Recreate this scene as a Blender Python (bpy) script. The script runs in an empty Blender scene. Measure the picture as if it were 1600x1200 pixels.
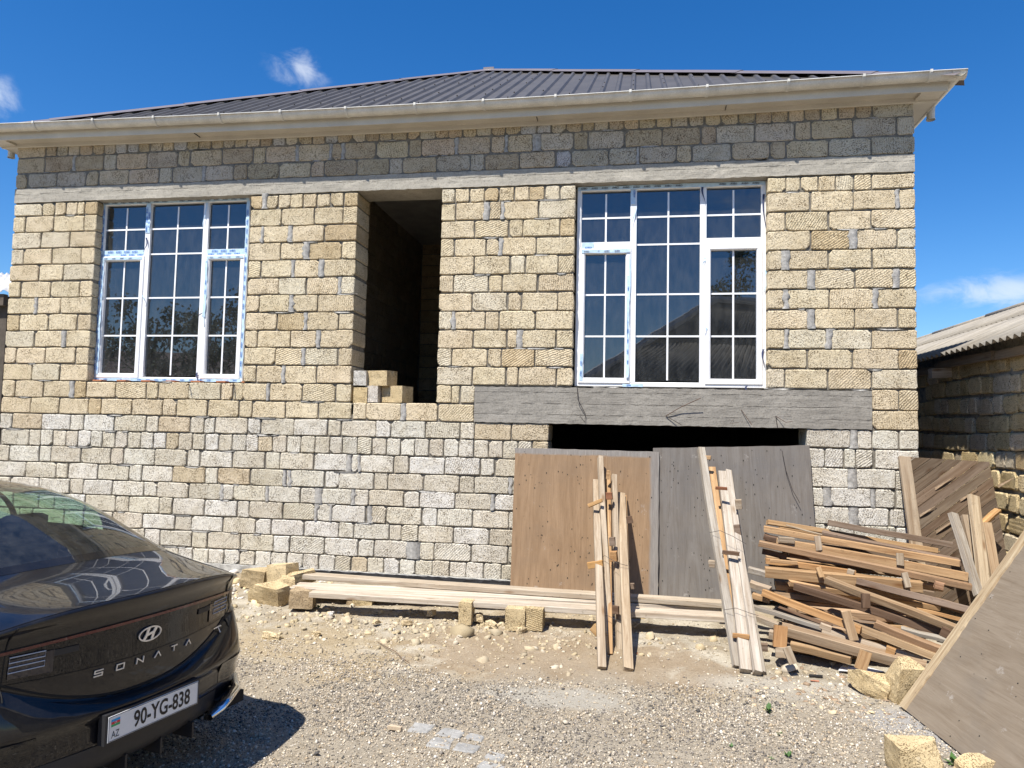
import bpy, bmesh, math, random
import numpy as np
from mathutils import Vector, Matrix, noise as mnoise
R_ = math.radians
rng = random.Random(7)
nrng = np.random.default_rng(11)
scene = bpy.context.scene
COL = scene.collection
# ------------------------------------------------------------------ camera
FPX = 1135.914
CAM = Vector((7.8143, -7.9088, 1.6282))
YAW, PITCH, ROLL = 0.167555, 0.0642474, 0.0214784
def _basis():
    cy, sy, cp, sp = math.cos(YAW), math.sin(YAW), math.cos(PITCH), math.sin(PITCH)
    f = Vector((-sy*cp, cy*cp, sp)); r = Vector((cy, sy, 0)); u = r.cross(f)
    cr, sr = math.cos(ROLL), math.sin(ROLL)
    return cr*r+sr*u, -sr*r+cr*u, f
CR, CU, CF = _basis()
cd = bpy.data.cameras.new('camera'); cam = bpy.data.objects.new('camera', cd); COL.objects.link(cam)
cd.sensor_width = 36; cd.lens = FPX*36/1600; cd.clip_start = 0.05; cd.clip_end = 2000
cam.matrix_world = Matrix(((CR.x, CU.x, -CF.x, CAM.x), (CR.y, CU.y, -CF.y, CAM.y), (CR.z, CU.z, -CF.z, CAM.z), (0, 0, 0, 1)))
scene.camera = cam
# ------------------------------------------------------------------ sky, sun, exposure
SUN_D = Vector((0.43, 1.0, -1.92)).normalized()
elev = math.asin(-SUN_D.z)
az = math.atan2(-SUN_D.x, -SUN_D.y)          # compass style angle of the sun from +Y towards +X
w = bpy.data.worlds.new('World'); scene.world = w; w.use_nodes = True
nt = w.node_tree; nt.nodes.clear()
def N(tree, t, **k):
    n = tree.nodes.new(t)
    for a, b in k.items():
        if a.startswith('i_'): n.inputs[int(a[2:])].default_value = b
        else: setattr(n, a, b)
    return n
sky = N(nt, 'ShaderNodeTexSky', sky_type='NISHITA', sun_disc=False, sun_elevation=elev, sun_rotation=az, air_density=1.0, dust_density=0.2, ozone_density=5.0, altitude=0)
bg = N(nt, 'ShaderNodeBackground'); out = N(nt, 'ShaderNodeOutputWorld')
bg.inputs[1].default_value = 0.094
tc = N(nt, 'ShaderNodeTexCoord')
L = nt.links.new
def cloud_dir(px, py):
    d = (CF*FPX + CR*(px-800) + CU*(600-py)); return d.normalized()
# wispy clouds: noise over the sky direction, gathered round the places where clouds stand
def smooth_mask(center, rad, sx=1.0):
    sub = N(nt, 'ShaderNodeVectorMath', operation='SUBTRACT'); L(tc.outputs['Generated'], sub.inputs[0]); sub.inputs[1].default_value = center
    mul = N(nt, 'ShaderNodeVectorMath', operation='MULTIPLY'); L(sub.outputs[0], mul.inputs[0]); mul.inputs[1].default_value = (1, 1, sx)
    ln = N(nt, 'ShaderNodeVectorMath', operation='LENGTH'); L(mul.outputs[0], ln.inputs[0])
    mr = N(nt, 'ShaderNodeMapRange', interpolation_type='SMOOTHSTEP'); L(ln.outputs['Value'], mr.inputs[0]); mr.inputs[1].default_value = rad; mr.inputs[2].default_value = 0; mr.inputs[3].default_value = 0; mr.inputs[4].default_value = 1
    return mr.outputs[0]
masks = [smooth_mask(cloud_dir(470, 112), 0.062, 1.3), smooth_mask(cloud_dir(1575, 455), 0.17, 4.5), smooth_mask(cloud_dir(-15, 150), 0.045, 1.0),
         smooth_mask((0.25, -0.93, 0.33), 0.36, 1.8), smooth_mask((-0.5, -0.75, 0.5), 0.30, 1.6), smooth_mask((0.75, -0.2, 0.5), 0.35, 1.5)]
acc = masks[0]
for m_ in masks[1:]:
    a = N(nt, 'ShaderNodeMath', operation='MAXIMUM'); L(acc, a.inputs[0]); L(m_, a.inputs[1]); acc = a.outputs[0]
mp = N(nt, 'ShaderNodeMapping'); L(tc.outputs['Generated'], mp.inputs[0]); mp.inputs['Scale'].default_value = (1, 1, 2.2); mp.inputs['Rotation'].default_value = (0.2, 0.35, 0)
nz = N(nt, 'ShaderNodeTexNoise'); L(mp.outputs[0], nz.inputs['Vector']); nz.inputs['Scale'].default_value = 16; nz.inputs['Detail'].default_value = 9; nz.inputs['Roughness'].default_value = 0.62; nz.inputs['Distortion'].default_value = 0.6
ad = N(nt, 'ShaderNodeMath', operation='MULTIPLY_ADD'); L(acc, ad.inputs[0]); ad.inputs[1].default_value = 0.34; L(nz.outputs['Fac'], ad.inputs[2])
mr = N(nt, 'ShaderNodeMapRange', interpolation_type='SMOOTHSTEP'); L(ad.outputs[0], mr.inputs[0]); mr.inputs[1].default_value = 0.60; mr.inputs[2].default_value = 0.98; mr.inputs[4].default_value = 0.62
mk = N(nt, 'ShaderNodeMath', operation='MULTIPLY'); L(mr.outputs[0], mk.inputs[0]); L(acc, mk.inputs[1])
mx = N(nt, 'ShaderNodeMixRGB'); L(mk.outputs[0], mx.inputs[0]); hsv = N(nt, 'ShaderNodeHueSaturation'); hsv.inputs['Saturation'].default_value = 1.32; hsv.inputs['Hue'].default_value = 0.506; L(sky.outputs[0], hsv.inputs['Color']); L(hsv.outputs[0], mx.inputs[1]); mx.inputs[2].default_value = (6.0, 6.4, 7.0, 1)
L(mx.outputs[0], bg.inputs[0]); L(bg.outputs[0], out.inputs[0])
sd = bpy.data.lights.new('sun', 'SUN'); sd.energy = 5.0; sd.angle = R_(0.53); sd.color = (1, 0.95, 0.87)
so = bpy.data.objects.new('sun', sd); COL.objects.link(so); so.location = (0, -20, 30)
so.rotation_euler = SUN_D.to_track_quat('-Z', 'Y').to_euler()
vs = scene.view_settings; vs.view_transform = 'Standard'; vs.look = 'None'; vs.exposure = 0.78; vs.gamma = 1; vs.use_curve_mapping = False
# ------------------------------------------------------------------ pixel ray helper (finds where a thing of the photo stands on a real plane)
def ray(px, py): return CF*FPX + CR*(px-800) + CU*(600-py)
def at(px, py, ax, val):
    d = ray(px, py); i = 'xyz'.index(ax); t = (val-CAM[i])/d[i]; return CAM + d*t
def gz(x, y):
    """height of the yard"""
    t = min(1, max(0, (-y-0.25)/2.0)); t = t*t*(3-2*t)
    return -0.075-0.125*t
# ------------------------------------------------------------------ object helpers
def tag(o, label=None, cat=None, group=None, kind=None):
    if label: o['label'] = label
    if cat: o['category'] = cat
    if group: o['group'] = group
    if kind: o['kind'] = kind
    return o
def empty(name, loc=(0, 0, 0), rz=0):
    o = bpy.data.objects.new(name, None); COL.objects.link(o); o.location = loc; o.rotation_euler = (0, 0, rz); o.empty_display_size = 0.2
    return o
def link(name, me, parent=None, mats=None, smooth=False):
    o = bpy.data.objects.new(name, me); COL.objects.link(o)
    if mats:
        for m in (mats if isinstance(mats, (list, tuple)) else [mats]): me.materials.append(m)
    if smooth: me.polygons.foreach_set('use_smooth', [True]*len(me.polygons))
    if parent: o.parent = parent
    return o
def setp(o, p):
    o.parent = p; o.matrix_parent_inverse = Matrix.Identity(4)
class MB:
    def __init__(s): s.v = []; s.f = []; s.m = []; s.c = []
    def add(s, vs, fs, m=0, c=None):
        b = len(s.v); s.v += [tuple(x) for x in vs]
        for q in fs: s.f.append(tuple(b+i for i in q)); s.m.append(m); s.c.append(c)
        return s
    def box(s, x0, x1, y0, y1, z0, z1, m=0, c=None, M=None, jit=0):
        vs = [Vector((x, y, z)) for z in (z0, z1) for y in (y0, y1) for x in (x0, x1)]
        if jit: vs = [v+Vector((rng.uniform(-jit, jit), rng.uniform(-jit, jit), rng.uniform(-jit, jit))) for v in vs]
        if M is not None: vs = [M@v for v in vs]
        return s.add(vs, [(0, 2, 3, 1), (4, 5, 7, 6), (0, 1, 5, 4), (2, 6, 7, 3), (0, 4, 6, 2), (1, 3, 7, 5)], m, c)
    def tube(s, pts, r, n=6, m=0, closed=False, cap=True):
        pts = [Vector(p) for p in pts]; k = len(pts); rings = []
        for i, p in enumerate(pts):
            if closed: d = pts[(i+1) % k]-pts[i-1]
            else: d = pts[min(i+1, k-1)]-pts[max(i-1, 0)]
            d.normalize(); a = d.cross(Vector((0, 0, 1)))
            if a.length < 0.05: a = d.cross(Vector((0, 1, 0)))
            a.normalize(); b = d.cross(a); rr = r[i] if isinstance(r, (list, tuple)) else r
            rings.append([p+(a*math.cos(2*math.pi*j/n)+b*math.sin(2*math.pi*j/n))*rr for j in range(n)])
        vs = [q for g in rings for q in g]; fs = []
        for i in range(k if closed else k-1):
            for j in range(n):
                i2 = (i+1) % k
                fs.append((i*n+j, i*n+(j+1) % n, i2*n+(j+1) % n, i2*n+j))
        if cap and not closed: fs.append(tuple(range(n))[::-1]); fs.append(tuple((k-1)*n+j for j in range(n)))
        return s.add(vs, fs, m)
    def mesh(s, name):
        me = bpy.data.meshes.new(name); me.from_pydata(s.v, [], s.f); me.update()
        if any(s.m): me.polygons.foreach_set('material_index', s.m)
        if any(c is not None for c in s.c):
            at_ = me.color_attributes.new('Col', 'FLOAT_COLOR', 'CORNER'); arr = []
            for f, c in zip(s.f, s.c): arr += list(c or (1, 1, 1, 1))*len(f)
            at_.data.foreach_set('color', arr)
        return me
    def build(s, name, mats, parent=None, smooth=False): return link(name, s.mesh(name), parent, mats, smooth)
_tc = {}
def text_geo(body, size=1.0, xs=1.0, bold=0.0):
    key = (body, bold)
    if key not in _tc:
        cu = bpy.data.curves.new('lettering', 'FONT'); cu.body = body; cu.size = 1; cu.align_x = 'CENTER'; cu.align_y = 'CENTER'; cu.resolution_u = 3; cu.offset = bold
        ob = bpy.data.objects.new('lettering', cu); COL.objects.link(ob)
        dg = bpy.context.evaluated_depsgraph_get(); e = ob.evaluated_get(dg); me = e.to_mesh()
        vs = [v.co.copy() for v in me.vertices]; fs = [tuple(p.vertices) for p in me.polygons]; e.to_mesh_clear()
        bpy.data.objects.remove(ob); bpy.data.curves.remove(cu)
        cx = (min(v.x for v in vs)+max(v.x for v in vs))/2; cy = (min(v.y for v in vs)+max(v.y for v in vs))/2
        hh = max(v.y for v in vs)-min(v.y for v in vs)
        _tc[key] = ([((v.x-cx)/hh, (v.y-cy)/hh) for v in vs], fs)
    vs, fs = _tc[key]
    return [(x*size*xs, y*size) for x, y in vs], fs
# ------------------------------------------------------------------ materials
def mat(name):
    m = bpy.data.materials.new(name); m.use_nodes = True; t = m.node_tree; t.nodes.clear()
    b = N(t, 'ShaderNodeBsdfPrincipled'); o = N(t, 'ShaderNodeOutputMaterial'); t.links.new(b.outputs[0], o.inputs[0])
    return m, t, b
def vscale(t, src, sc, rot=(0, 0, 0), loc=(0, 0, 0)):
    n = N(t, 'ShaderNodeMapping'); t.links.new(src, n.inputs[0]); n.inputs['Scale'].default_value = sc; n.inputs['Rotation'].default_value = rot; n.inputs['Location'].default_value = loc
    return n.outputs[0]
def noise(t, src, sc, det=4, rough=0.55, dist=0):
    n = N(t, 'ShaderNodeTexNoise'); n.inputs['Scale'].default_value = sc; n.inputs['Detail'].default_value = det; n.inputs['Roughness'].default_value = rough; n.inputs['Distortion'].default_value = dist
    t.links.new(src, n.inputs['Vector']); return n.outputs['Fac']
def mrange(t, src, a, b, c, d, smooth=False):
    n = N(t, 'ShaderNodeMapRange', interpolation_type='SMOOTHSTEP' if smooth else 'LINEAR'); t.links.new(src, n.inputs[0])
    for i, v in enumerate((a, b, c, d)): n.inputs[i+1].default_value = v
    return n.outputs[0]
def math_(t, op, a, b=None):
    n = N(t, 'ShaderNodeMath', operation=op)
    for i, x in enumerate((a, b)):
        if x is None: continue
        if isinstance(x, (int, float)): n.inputs[i].default_value = x
        else: t.links.new(x, n.inputs[i])
    return n.outputs[0]
def mix(t, fac, a, b, mode='MIX'):
    n = N(t, 'ShaderNodeMixRGB', blend_type=mode)
    for i, x in enumerate((fac, a, b)):
        if isinstance(x, (int, float)): n.inputs[i].default_value = x
        elif isinstance(x, tuple): n.inputs[i].default_value = (x+(1,))[:4]
        else: t.links.new(x, n.inputs[i])
    return n.outputs[0]
def bump(t, b, h, strength=0.5, dist=0.01, prev=None):
    n = N(t, 'ShaderNodeBump'); n.inputs['Strength'].default_value = strength; n.inputs['Distance'].default_value = dist
    t.links.new(h, n.inputs['Height'])
    if prev: t.links.new(prev, n.inputs['Normal'])
    t.links.new(n.outputs[0], b.inputs['Normal']); return n.outputs[0]
def stone_mat(name, use_attr, ps=1.0):
    m, t, b = mat(name)
    geo = N(t, 'ShaderNodeNewGeometry')
    if use_attr:
        a = N(t, 'ShaderNodeAttribute', attribute_name='Col'); base, alpha = a.outputs['Color'], a.outputs['Alpha']
    else:
        a = N(t, 'ShaderNodeObjectInfo'); base, alpha = a.outputs['Color'], a.outputs['Alpha']
    off = N(t, 'ShaderNodeCombineXYZ'); t.links.new(math_(t, 'MULTIPLY', alpha, 91.0), off.inputs[1]); t.links.new(math_(t, 'MULTIPLY', alpha, 37.0), off.inputs[0])
    add = N(t, 'ShaderNodeVectorMath', operation='ADD'); t.links.new(geo.outputs['Position'], add.inputs[0]); t.links.new(off.outputs[0], add.inputs[1]); P = add.outputs[0]
    big = noise(t, P, 5, 4, 0.6); mid = noise(t, P, 22, 5, 0.7); fine = noise(t, P, 190, 3, 0.7)
    c = mix(t, 1.0, base, mix(t, mrange(t, big, 0.3, 0.72, 0, 1), (0.88, 0.85, 0.80), (1.06, 1.06, 1.07)), 'MULTIPLY')
    c = mix(t, mrange(t, mid, 0.52, 0.8, 0, 0.45), c, mix(t, 1.0, c, (0.78, 0.69, 0.54), 'MULTIPLY'))
    # pores, longer than high, gathered in some places
    v = N(t, 'ShaderNodeTexVoronoi'); v.inputs['Scale'].default_value = 1.0; t.links.new(vscale(t, P, (60*ps, 60*ps, 130*ps)), v.inputs['Vector'])
    dens = noise(t, P, 9, 2, 0.5)
    pore = mrange(t, math_(t, 'SUBTRACT', v.outputs['Distance'], math_(t, 'MULTIPLY', mrange(t, dens, 0.30, 0.70, 0.22, 0.40), mrange(t, mid, 0.3, 0.6, 0.75, 1.1))), -0.07, 0.03, 1, 0)
    c = mix(t, math_(t, 'MULTIPLY', pore, 0.85), c, mix(t, 1.0, c, (0.16, 0.11, 0.065), 'MULTIPLY'))
    c = mix(t, mrange(t, fine, 0.50, 0.75, 0, 0.6), c, mix(t, 1.0, c, (0.50, 0.43, 0.34), 'MULTIPLY'))
    stain = noise(t, geo.outputs['Position'], 1.3, 5, 0.65); c = mix(t, mrange(t, stain, 0.48, 0.70, 0, 0.5), c, mix(t, 1.0, c, (0.72, 0.68, 0.62), 'MULTIPLY'))
    crust = noise(t, geo.outputs['Position'], 6.5, 6, 0.7); c = mix(t, mrange(t, crust, 0.67, 0.74, 0, 0.45), c, (0.36, 0.345, 0.31))
    CC = c; b.inputs['Roughness'].default_value = 0.95; b.inputs['Specular IOR Level'].default_value = 0.15
    # saw grooves: slanting ridges whose slant changes from block to block
    rotn = N(t, 'ShaderNodeVectorRotate', rotation_type='Y_AXIS'); t.links.new(P, rotn.inputs['Vector']); t.links.new(mrange(t, alpha, 0, 1, 0.15, 1.75), rotn.inputs['Angle'])
    wv = N(t, 'ShaderNodeTexWave', wave_type='BANDS', bands_direction='Z'); wv.inputs['Scale'].default_value = 13.5*ps; wv.inputs['Distortion'].default_value = 2.6; wv.inputs['Detail'].default_value = 2; wv.inputs['Detail Scale'].default_value = 1.5
    t.links.new(rotn.outputs[0], wv.inputs['Vector'])
    frac = N(t, 'ShaderNodeMath', operation='FRACT'); t.links.new(math_(t, 'MULTIPLY', alpha, 7.3), frac.inputs[0])
    gstr = mrange(t, frac.outputs[0], 0.55, 1.0, 0.04, 0.6)
    t.links.new(mix(t, math_(t, 'MULTIPLY', mrange(t, wv.outputs['Fac'], 0.2, 0.5, 1, 0), math_(t, 'MULTIPLY', gstr, 0.45)), CC, mix(t, 1.0, CC, (0.62, 0.55, 0.45), 'MULTIPLY')), b.inputs['Base Color'])
    h = math_(t, 'MULTIPLY', math_(t, 'MULTIPLY', wv.outputs['Fac'], gstr), 0.5)
    h = math_(t, 'ADD', h, math_(t, 'MULTIPLY', mid, 0.9)); h = math_(t, 'ADD', h, math_(t, 'MULTIPLY', fine, 0.45))
    h = math_(t, 'SUBTRACT', h, math_(t, 'MULTIPLY', pore, 1.1))
    bump(t, b, h, 1.0, 0.016/ps)
    return m
M_stone = stone_mat('limestone', False); M_stone_a = stone_mat('limestone_joined', True); M_stone_n = stone_mat('limestone_loose', False, 1.5)
def simple(name, col, rough=0.8, var=0.25, nsc=12, bmp=0.3, bdist=0.004, metal=0, spec=0.4, fine=90, objcol=False):
    m, t, b = mat(name); geo = N(t, 'ShaderNodeNewGeometry'); P = geo.outputs['Position']
    n1 = noise(t, P, nsc, 5, 0.6); n2 = noise(t, P, fine, 3, 0.6)
    base = col
    if objcol:
        oi = N(t, 'ShaderNodeObjectInfo'); base = oi.outputs['Color']
    lo = (1-var,)*3; hi = (1+var*0.6,)*3
    c = mix(t, 1.0, base, mix(t, mrange(t, n1, 0.3, 0.7, 0, 1), lo, hi), 'MULTIPLY')
    c = mix(t, 1.0, c, mix(t, mrange(t, n2, 0.3, 0.7, 0, 1), (1-var*0.6,)*3, (1+var*0.4,)*3), 'MULTIPLY')
    t.links.new(c, b.inputs['Base Color']); b.inputs['Roughness'].default_value = rough; b.inputs['Metallic'].default_value = metal; b.inputs['Specular IOR Level'].default_value = spec
    if bmp: bump(t, b, math_(t, 'ADD', n1, math_(t, 'MULTIPLY', n2, 0.6)), bmp, bdist)
    return m
M_mortar = simple('mortar', (0.22, 0.20, 0.165), 0.95, 0.4, 25, 0.9, 0.012, spec=0.1, fine=140)
M_mortar_patch = simple('mortar_patch', (0.40, 0.385, 0.355), 0.95, 0.35, 30, 0.8, 0.010, spec=0.1, fine=160)
def concrete_mat(name, col, streak=0.3):
    m, t, b = mat(name); geo = N(t, 'ShaderNodeNewGeometry'); P = geo.outputs['Position']
    n1 = noise(t, vscale(t, P, (1.2, 1.2, 9)), 3, 6, 0.65, 0.4); n2 = noise(t, P, 60, 5, 0.7); n3 = noise(t, P, 2.1, 3, 0.6)
    c = mix(t, mrange(t, n1, 0.3, 0.7, 0, 1), tuple(x*(1-streak) for x in col), tuple(x*(1+streak*0.7) for x in col))
    c = mix(t, mrange(t, n3, 0.45, 0.65, 0, 0.45), c, tuple(x*1.35 for x in col))
    c = mix(t, mrange(t, n2, 0.52, 0.68, 0, 0.7), c, tuple(x*0.42 for x in col)); n5 = noise(t, P, 11, 5, 0.7); c = mix(t, mrange(t, n5, 0.5, 0.68, 0, 0.5), c, tuple(x*0.62 for x in col))
    # board marks left by the formwork: ragged seams between the shuttering boards
    sx = N(t, 'ShaderNodeSeparateXYZ'); t.links.new(P, sx.inputs[0])
    wz = math_(t, 'ADD', sx.outputs[2], math_(t, 'MULTIPLY', mrange(t, noise(t, P, 14, 4, 0.7), 0.3, 0.7, -1, 1), 0.006))
    fr = N(t, 'ShaderNodeMath', operation='FRACT'); t.links.new(math_(t, 'MULTIPLY', math_(t, 'ADD', wz, 0.02), 8.2), fr.inputs[0])
    seam = math_(t, 'MULTIPLY', mrange(t, fr.outputs[0], 0.0, 0.045, 1, 0), mrange(t, noise(t, P, 7, 3, 0.6), 0.42, 0.56, 0, 1))
    c = mix(t, math_(t, 'MULTIPLY', seam, 0.8), c, tuple(x*0.3 for x in col))
    t.links.new(c, b.inputs['Base Color']); b.inputs['Roughness'].default_value = 0.93; b.inputs['Specular IOR Level'].default_value = 0.15
    h = math_(t, 'ADD', n1, math_(t, 'MULTIPLY', n2, 0.5)); h = math_(t, 'SUBTRACT', h, seam)
    bump(t, b, h, 0.8, 0.008); return m
M_beam = concrete_mat('beam_concrete', (0.26, 0.243, 0.212), 0.16)
M_band = concrete_mat('ring_beam_concrete', (0.35, 0.325, 0.275), 0.18)
M_found = simple('foundation_concrete', (0.42, 0.41, 0.38), 0.95, 0.35, 15, 0.8, 0.01, spec=0.1)
M_bitumen = simple('bitumen', (0.02, 0.02, 0.022), 0.75, 0.3, 20, 0.6, 0.006)
M_roof = simple('roof_sheet', (0.078, 0.071, 0.063), 0.45, 0.22, 3, 0.04, 0.003, metal=0.0, spec=0.5, fine=40)
M_cap = simple('hip_cap_sheet', (0.15, 0.13, 0.135), 0.45, 0.14, 3, 0.04, 0.003, spec=0.5)
M_soffit = simple('soffit_sheet', (0.56, 0.525, 0.455), 0.5, 0.14, 2, 0.03, 0.003)
M_gutter = simple('gutter_metal', (0.62, 0.60, 0.54), 0.38, 0.2, 5, 0.05, 0.003)
M_pvc = simple('white_pvc', (0.80, 0.80, 0.80), 0.3, 0.05, 3, 0, spec=0.5)
M_film = simple('protective_film', (0.50, 0.66, 0.80), 0.4, 0.14, 30, 0.4, 0.002)
M_filmtext = simple('film_print', (0.02, 0.12, 0.42), 0.5, 0.1, 3, 0)
M_filmdark = simple('film_print_dark', (0.03, 0.04, 0.10), 0.5, 0.1, 3, 0)
M_gap = simple('dark_gap', (0.015, 0.014, 0.013), 0.9, 0.2, 5, 0)
M_rebar = simple('rusty_steel', (0.10, 0.055, 0.035), 0.8, 0.4, 30, 0.4)
M_wire = simple('tie_wire', (0.05, 0.04, 0.035), 0.6, 0.2, 30, 0)
M_plaster = simple('plaster', (0.33, 0.31, 0.28), 0.9, 0.2, 4, 0.3)
M_white = simple('white_dust_lump', (0.75, 0.74, 0.72), 0.9, 0.1, 20, 0.5)
M_fibre = None
def glass_mat(name, refl, tint):
    m, t, b = mat(name); o = [n for n in t.nodes if n.type == 'OUTPUT_MATERIAL'][0]; t.nodes.remove(b)
    geo = N(t, 'ShaderNodeNewGeometry'); dt = N(t, 'ShaderNodeVectorMath', operation='DOT_PRODUCT'); t.links.new(geo.outputs['Normal'], dt.inputs[0]); t.links.new(geo.outputs['Incoming'], dt.inputs[1]); sch = math_(t, 'POWER', math_(t, 'SUBTRACT', 1.0, math_(t, 'ABSOLUTE', dt.outputs['Value'])), 5.0)
    tr = N(t, 'ShaderNodeBsdfTransparent'); tr.inputs[0].default_value = tint+(1,)
    gl = N(t, 'ShaderNodeBsdfGlossy'); gl.inputs['Roughness'].default_value = 0.0; gl.inputs[0].default_value = (0.95, 0.97, 1, 1)
    # panes are never dead flat
    n1 = noise(t, geo.outputs['Position'], 1.6, 2, 0.5); bp = N(t, 'ShaderNodeBump'); bp.inputs['Strength'].default_value = 0.05; bp.inputs['Distance'].default_value = 0.02; t.links.new(n1, bp.inputs['Height']); t.links.new(bp.outputs[0], gl.inputs['Normal'])
    f = math_(t, 'ADD', math_(t, 'MULTIPLY', sch, 0.9), refl)
    df = N(t, 'ShaderNodeBsdfDiffuse'); df.inputs[0].default_value = (0.4, 0.4, 0.38, 1)
    ms = N(t, 'ShaderNodeMixShader'); t.links.new(f, ms.inputs[0]); t.links.new(tr.outputs[0], ms.inputs[1]); t.links.new(gl.outputs[0], ms.inputs[2])
    dust = noise(t, vscale(t, geo.outputs['Position'], (1, 1, 0.35)), 14, 5, 0.7)
    ms2 = N(t, 'ShaderNodeMixShader'); t.links.new(mrange(t, dust, 0.35, 0.75, 0.018, 0.075), ms2.inputs[0]); t.links.new(ms.outputs[0], ms2.inputs[1]); t.links.new(df.outputs[0], ms2.inputs[2])
    t.links.new(ms2.outputs[0], o.inputs[0]); return m
M_glass = glass_mat('window_glass', 0.10, (0.45, 0.5, 0.55))
M_carglass = glass_mat('car_glass', 0.07, (0.62, 0.80, 0.68))
def timber_mat(name, grain_axis='X', scale=1.0, weather=0.5, dark=(0.55, 0.46, 0.38), useobj=True, col=(0.5, 0.35, 0.2)):
    m, t, b = mat(name); tc_ = N(t, 'ShaderNodeTexCoord'); oi = N(t, 'ShaderNodeObjectInfo')
    off = N(t, 'ShaderNodeCombineXYZ')
    for i in range(3): t.links.new(math_(t, 'MULTIPLY', oi.outputs['Random'], (31.0, 17.0, 53.0)[i]), off.inputs[i])
    add = N(t, 'ShaderNodeVectorMath', operation='ADD'); t.links.new(tc_.outputs['Object'], add.inputs[0]); t.links.new(off.outputs[0], add.inputs[1]); P = add.outputs[0]
    sc = {'X': (1.1, 24, 24), 'Z': (24, 24, 1.1), 'Y': (24, 1.1, 24)}[grain_axis]; sc = tuple(s*scale for s in sc)
    g = noise(t, vscale(t, P, sc), 1.0, 8, 0.68, 1.2); g2 = noise(t, vscale(t, P, tuple(s*5 for s in sc)), 1.0, 4, 0.6, 0.3); big = noise(t, P, 2.3, 3, 0.6)
    knot = N(t, 'ShaderNodeTexVoronoi'); knot.inputs['Scale'].default_value = 1.0; t.links.new(vscale(t, P, tuple({'X': (2.2, 7, 7), 'Z': (7, 7, 2.2), 'Y': (7, 2.2, 7)}[grain_axis])), knot.inputs['Vector'])
    base = oi.outputs['Color'] if useobj else col
    c = mix(t, mrange(t, g, 0.34, 0.68, 0, 1), mix(t, 1.0, base, dark, 'MULTIPLY'), mix(t, 1.0, base, (1.10, 1.08, 1.05), 'MULTIPLY'))
    c = mix(t, mrange(t, g2, 0.5, 0.75, 0, 0.4), c, mix(t, 1.0, base, tuple(x*0.8 for x in dark), 'MULTIPLY'))
    spk = noise(t, P, 26, 4, 0.75); c = mix(t, mrange(t, spk, 0.60, 0.72, 0, 0.6), c, mix(t, 1.0, base, (0.35, 0.30, 0.26), 'MULTIPLY')); c = mix(t, mrange(t, big, 0.42, 0.7, 0, weather), c, mix(t, 1.0, c, (0.80, 0.82, 0.86), 'MULTIPLY'))
    c = mix(t, mrange(t, knot.outputs['Distance'], 0.05, 0.16, 0.75, 0), c, mix(t, 1.0, base, (0.38, 0.24, 0.14), 'MULTIPLY'))
    t.links.new(c, b.inputs['Base Color']); b.inputs['Roughness'].default_value = 0.85; b.inputs['Specular IOR Level'].default_value = 0.2
    bump(t, b, math_(t, 'ADD', g, math_(t, 'MULTIPLY', g2, 0.6)), 0.55, 0.004); return m
M_timber = timber_mat('sawn_timber', 'X')
def ply_mat(name, grey_edges, grain='Z'):
    m, t, b = mat(name); tc_ = N(t, 'ShaderNodeTexCoord'); oi = N(t, 'ShaderNodeObjectInfo'); P = tc_.outputs['Object']
    s1 = (9, 9, 1.0) if grain == 'Z' else (1.0, 9, 9); s2 = (90, 90, 4) if grain == 'Z' else (4, 90, 90)
    g = noise(t, vscale(t, P, s1), 1.0, 9, 0.62, 2.2); f = noise(t, vscale(t, P, s2), 1.0, 5, 0.7, 0.5); big = noise(t, P, 2.0, 5, 0.65)
    base = oi.outputs['Color']
    c = mix(t, mrange(t, g, 0.3, 0.7, 0, 1), mix(t, 1.0, base, (0.80, 0.75, 0.70), 'MULTIPLY'), mix(t, 1.0, base, (1.10, 1.08, 1.06), 'MULTIPLY'))
    c = mix(t, mrange(t, f, 0.5, 0.74, 0, 0.55), c, mix(t, 1.0, base, (0.5, 0.42, 0.36), 'MULTIPLY'))
    c = mix(t, mrange(t, big, 0.48, 0.66, 0, 0.5), c, mix(t, 1.0, base, (0.75, 0.76, 0.8), 'MULTIPLY')); sp_ = noise(t, P, 6, 6, 0.75); c = mix(t, mrange(t, sp_, 0.62, 0.70, 0, 0.45), c, (0.42, 0.40, 0.37)); c = mix(t, mrange(t, sp_, 0.28, 0.38, 0.55, 0), c, mix(t, 1.0, base, (0.45, 0.42, 0.4), 'MULTIPLY'))
    if grey_edges:   # weathered rim along the top and the right-hand side of the sheet
        sx = N(t, 'ShaderNodeSeparateXYZ'); t.links.new(P, sx.inputs[0])
        wob = math_(t, 'MULTIPLY', big, 0.05)
        top = mrange(t, math_(t, 'ADD', sx.outputs[2], wob), grey_edges[0], grey_edges[0]+0.02, 0, 1); rt = mrange(t, math_(t, 'ADD', sx.outputs[0], wob), grey_edges[1], grey_edges[1]+0.03, 0, 1)
        edge = math_(t, 'MAXIMUM', top, rt)
        c = mix(t, math_(t, 'MULTIPLY', edge, 0.9), c, mix(t, mrange(t, f, 0.3, 0.7, 0, 1), (0.15, 0.14, 0.13), (0.30, 0.285, 0.265)))
    t.links.new(c, b.inputs['Base Color']); b.inputs['Roughness'].default_value = 0.8; b.inputs['Specular IOR Level'].default_value = 0.25
    bump(t, b, math_(t, 'ADD', f, g), 0.35, 0.002); return m
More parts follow.
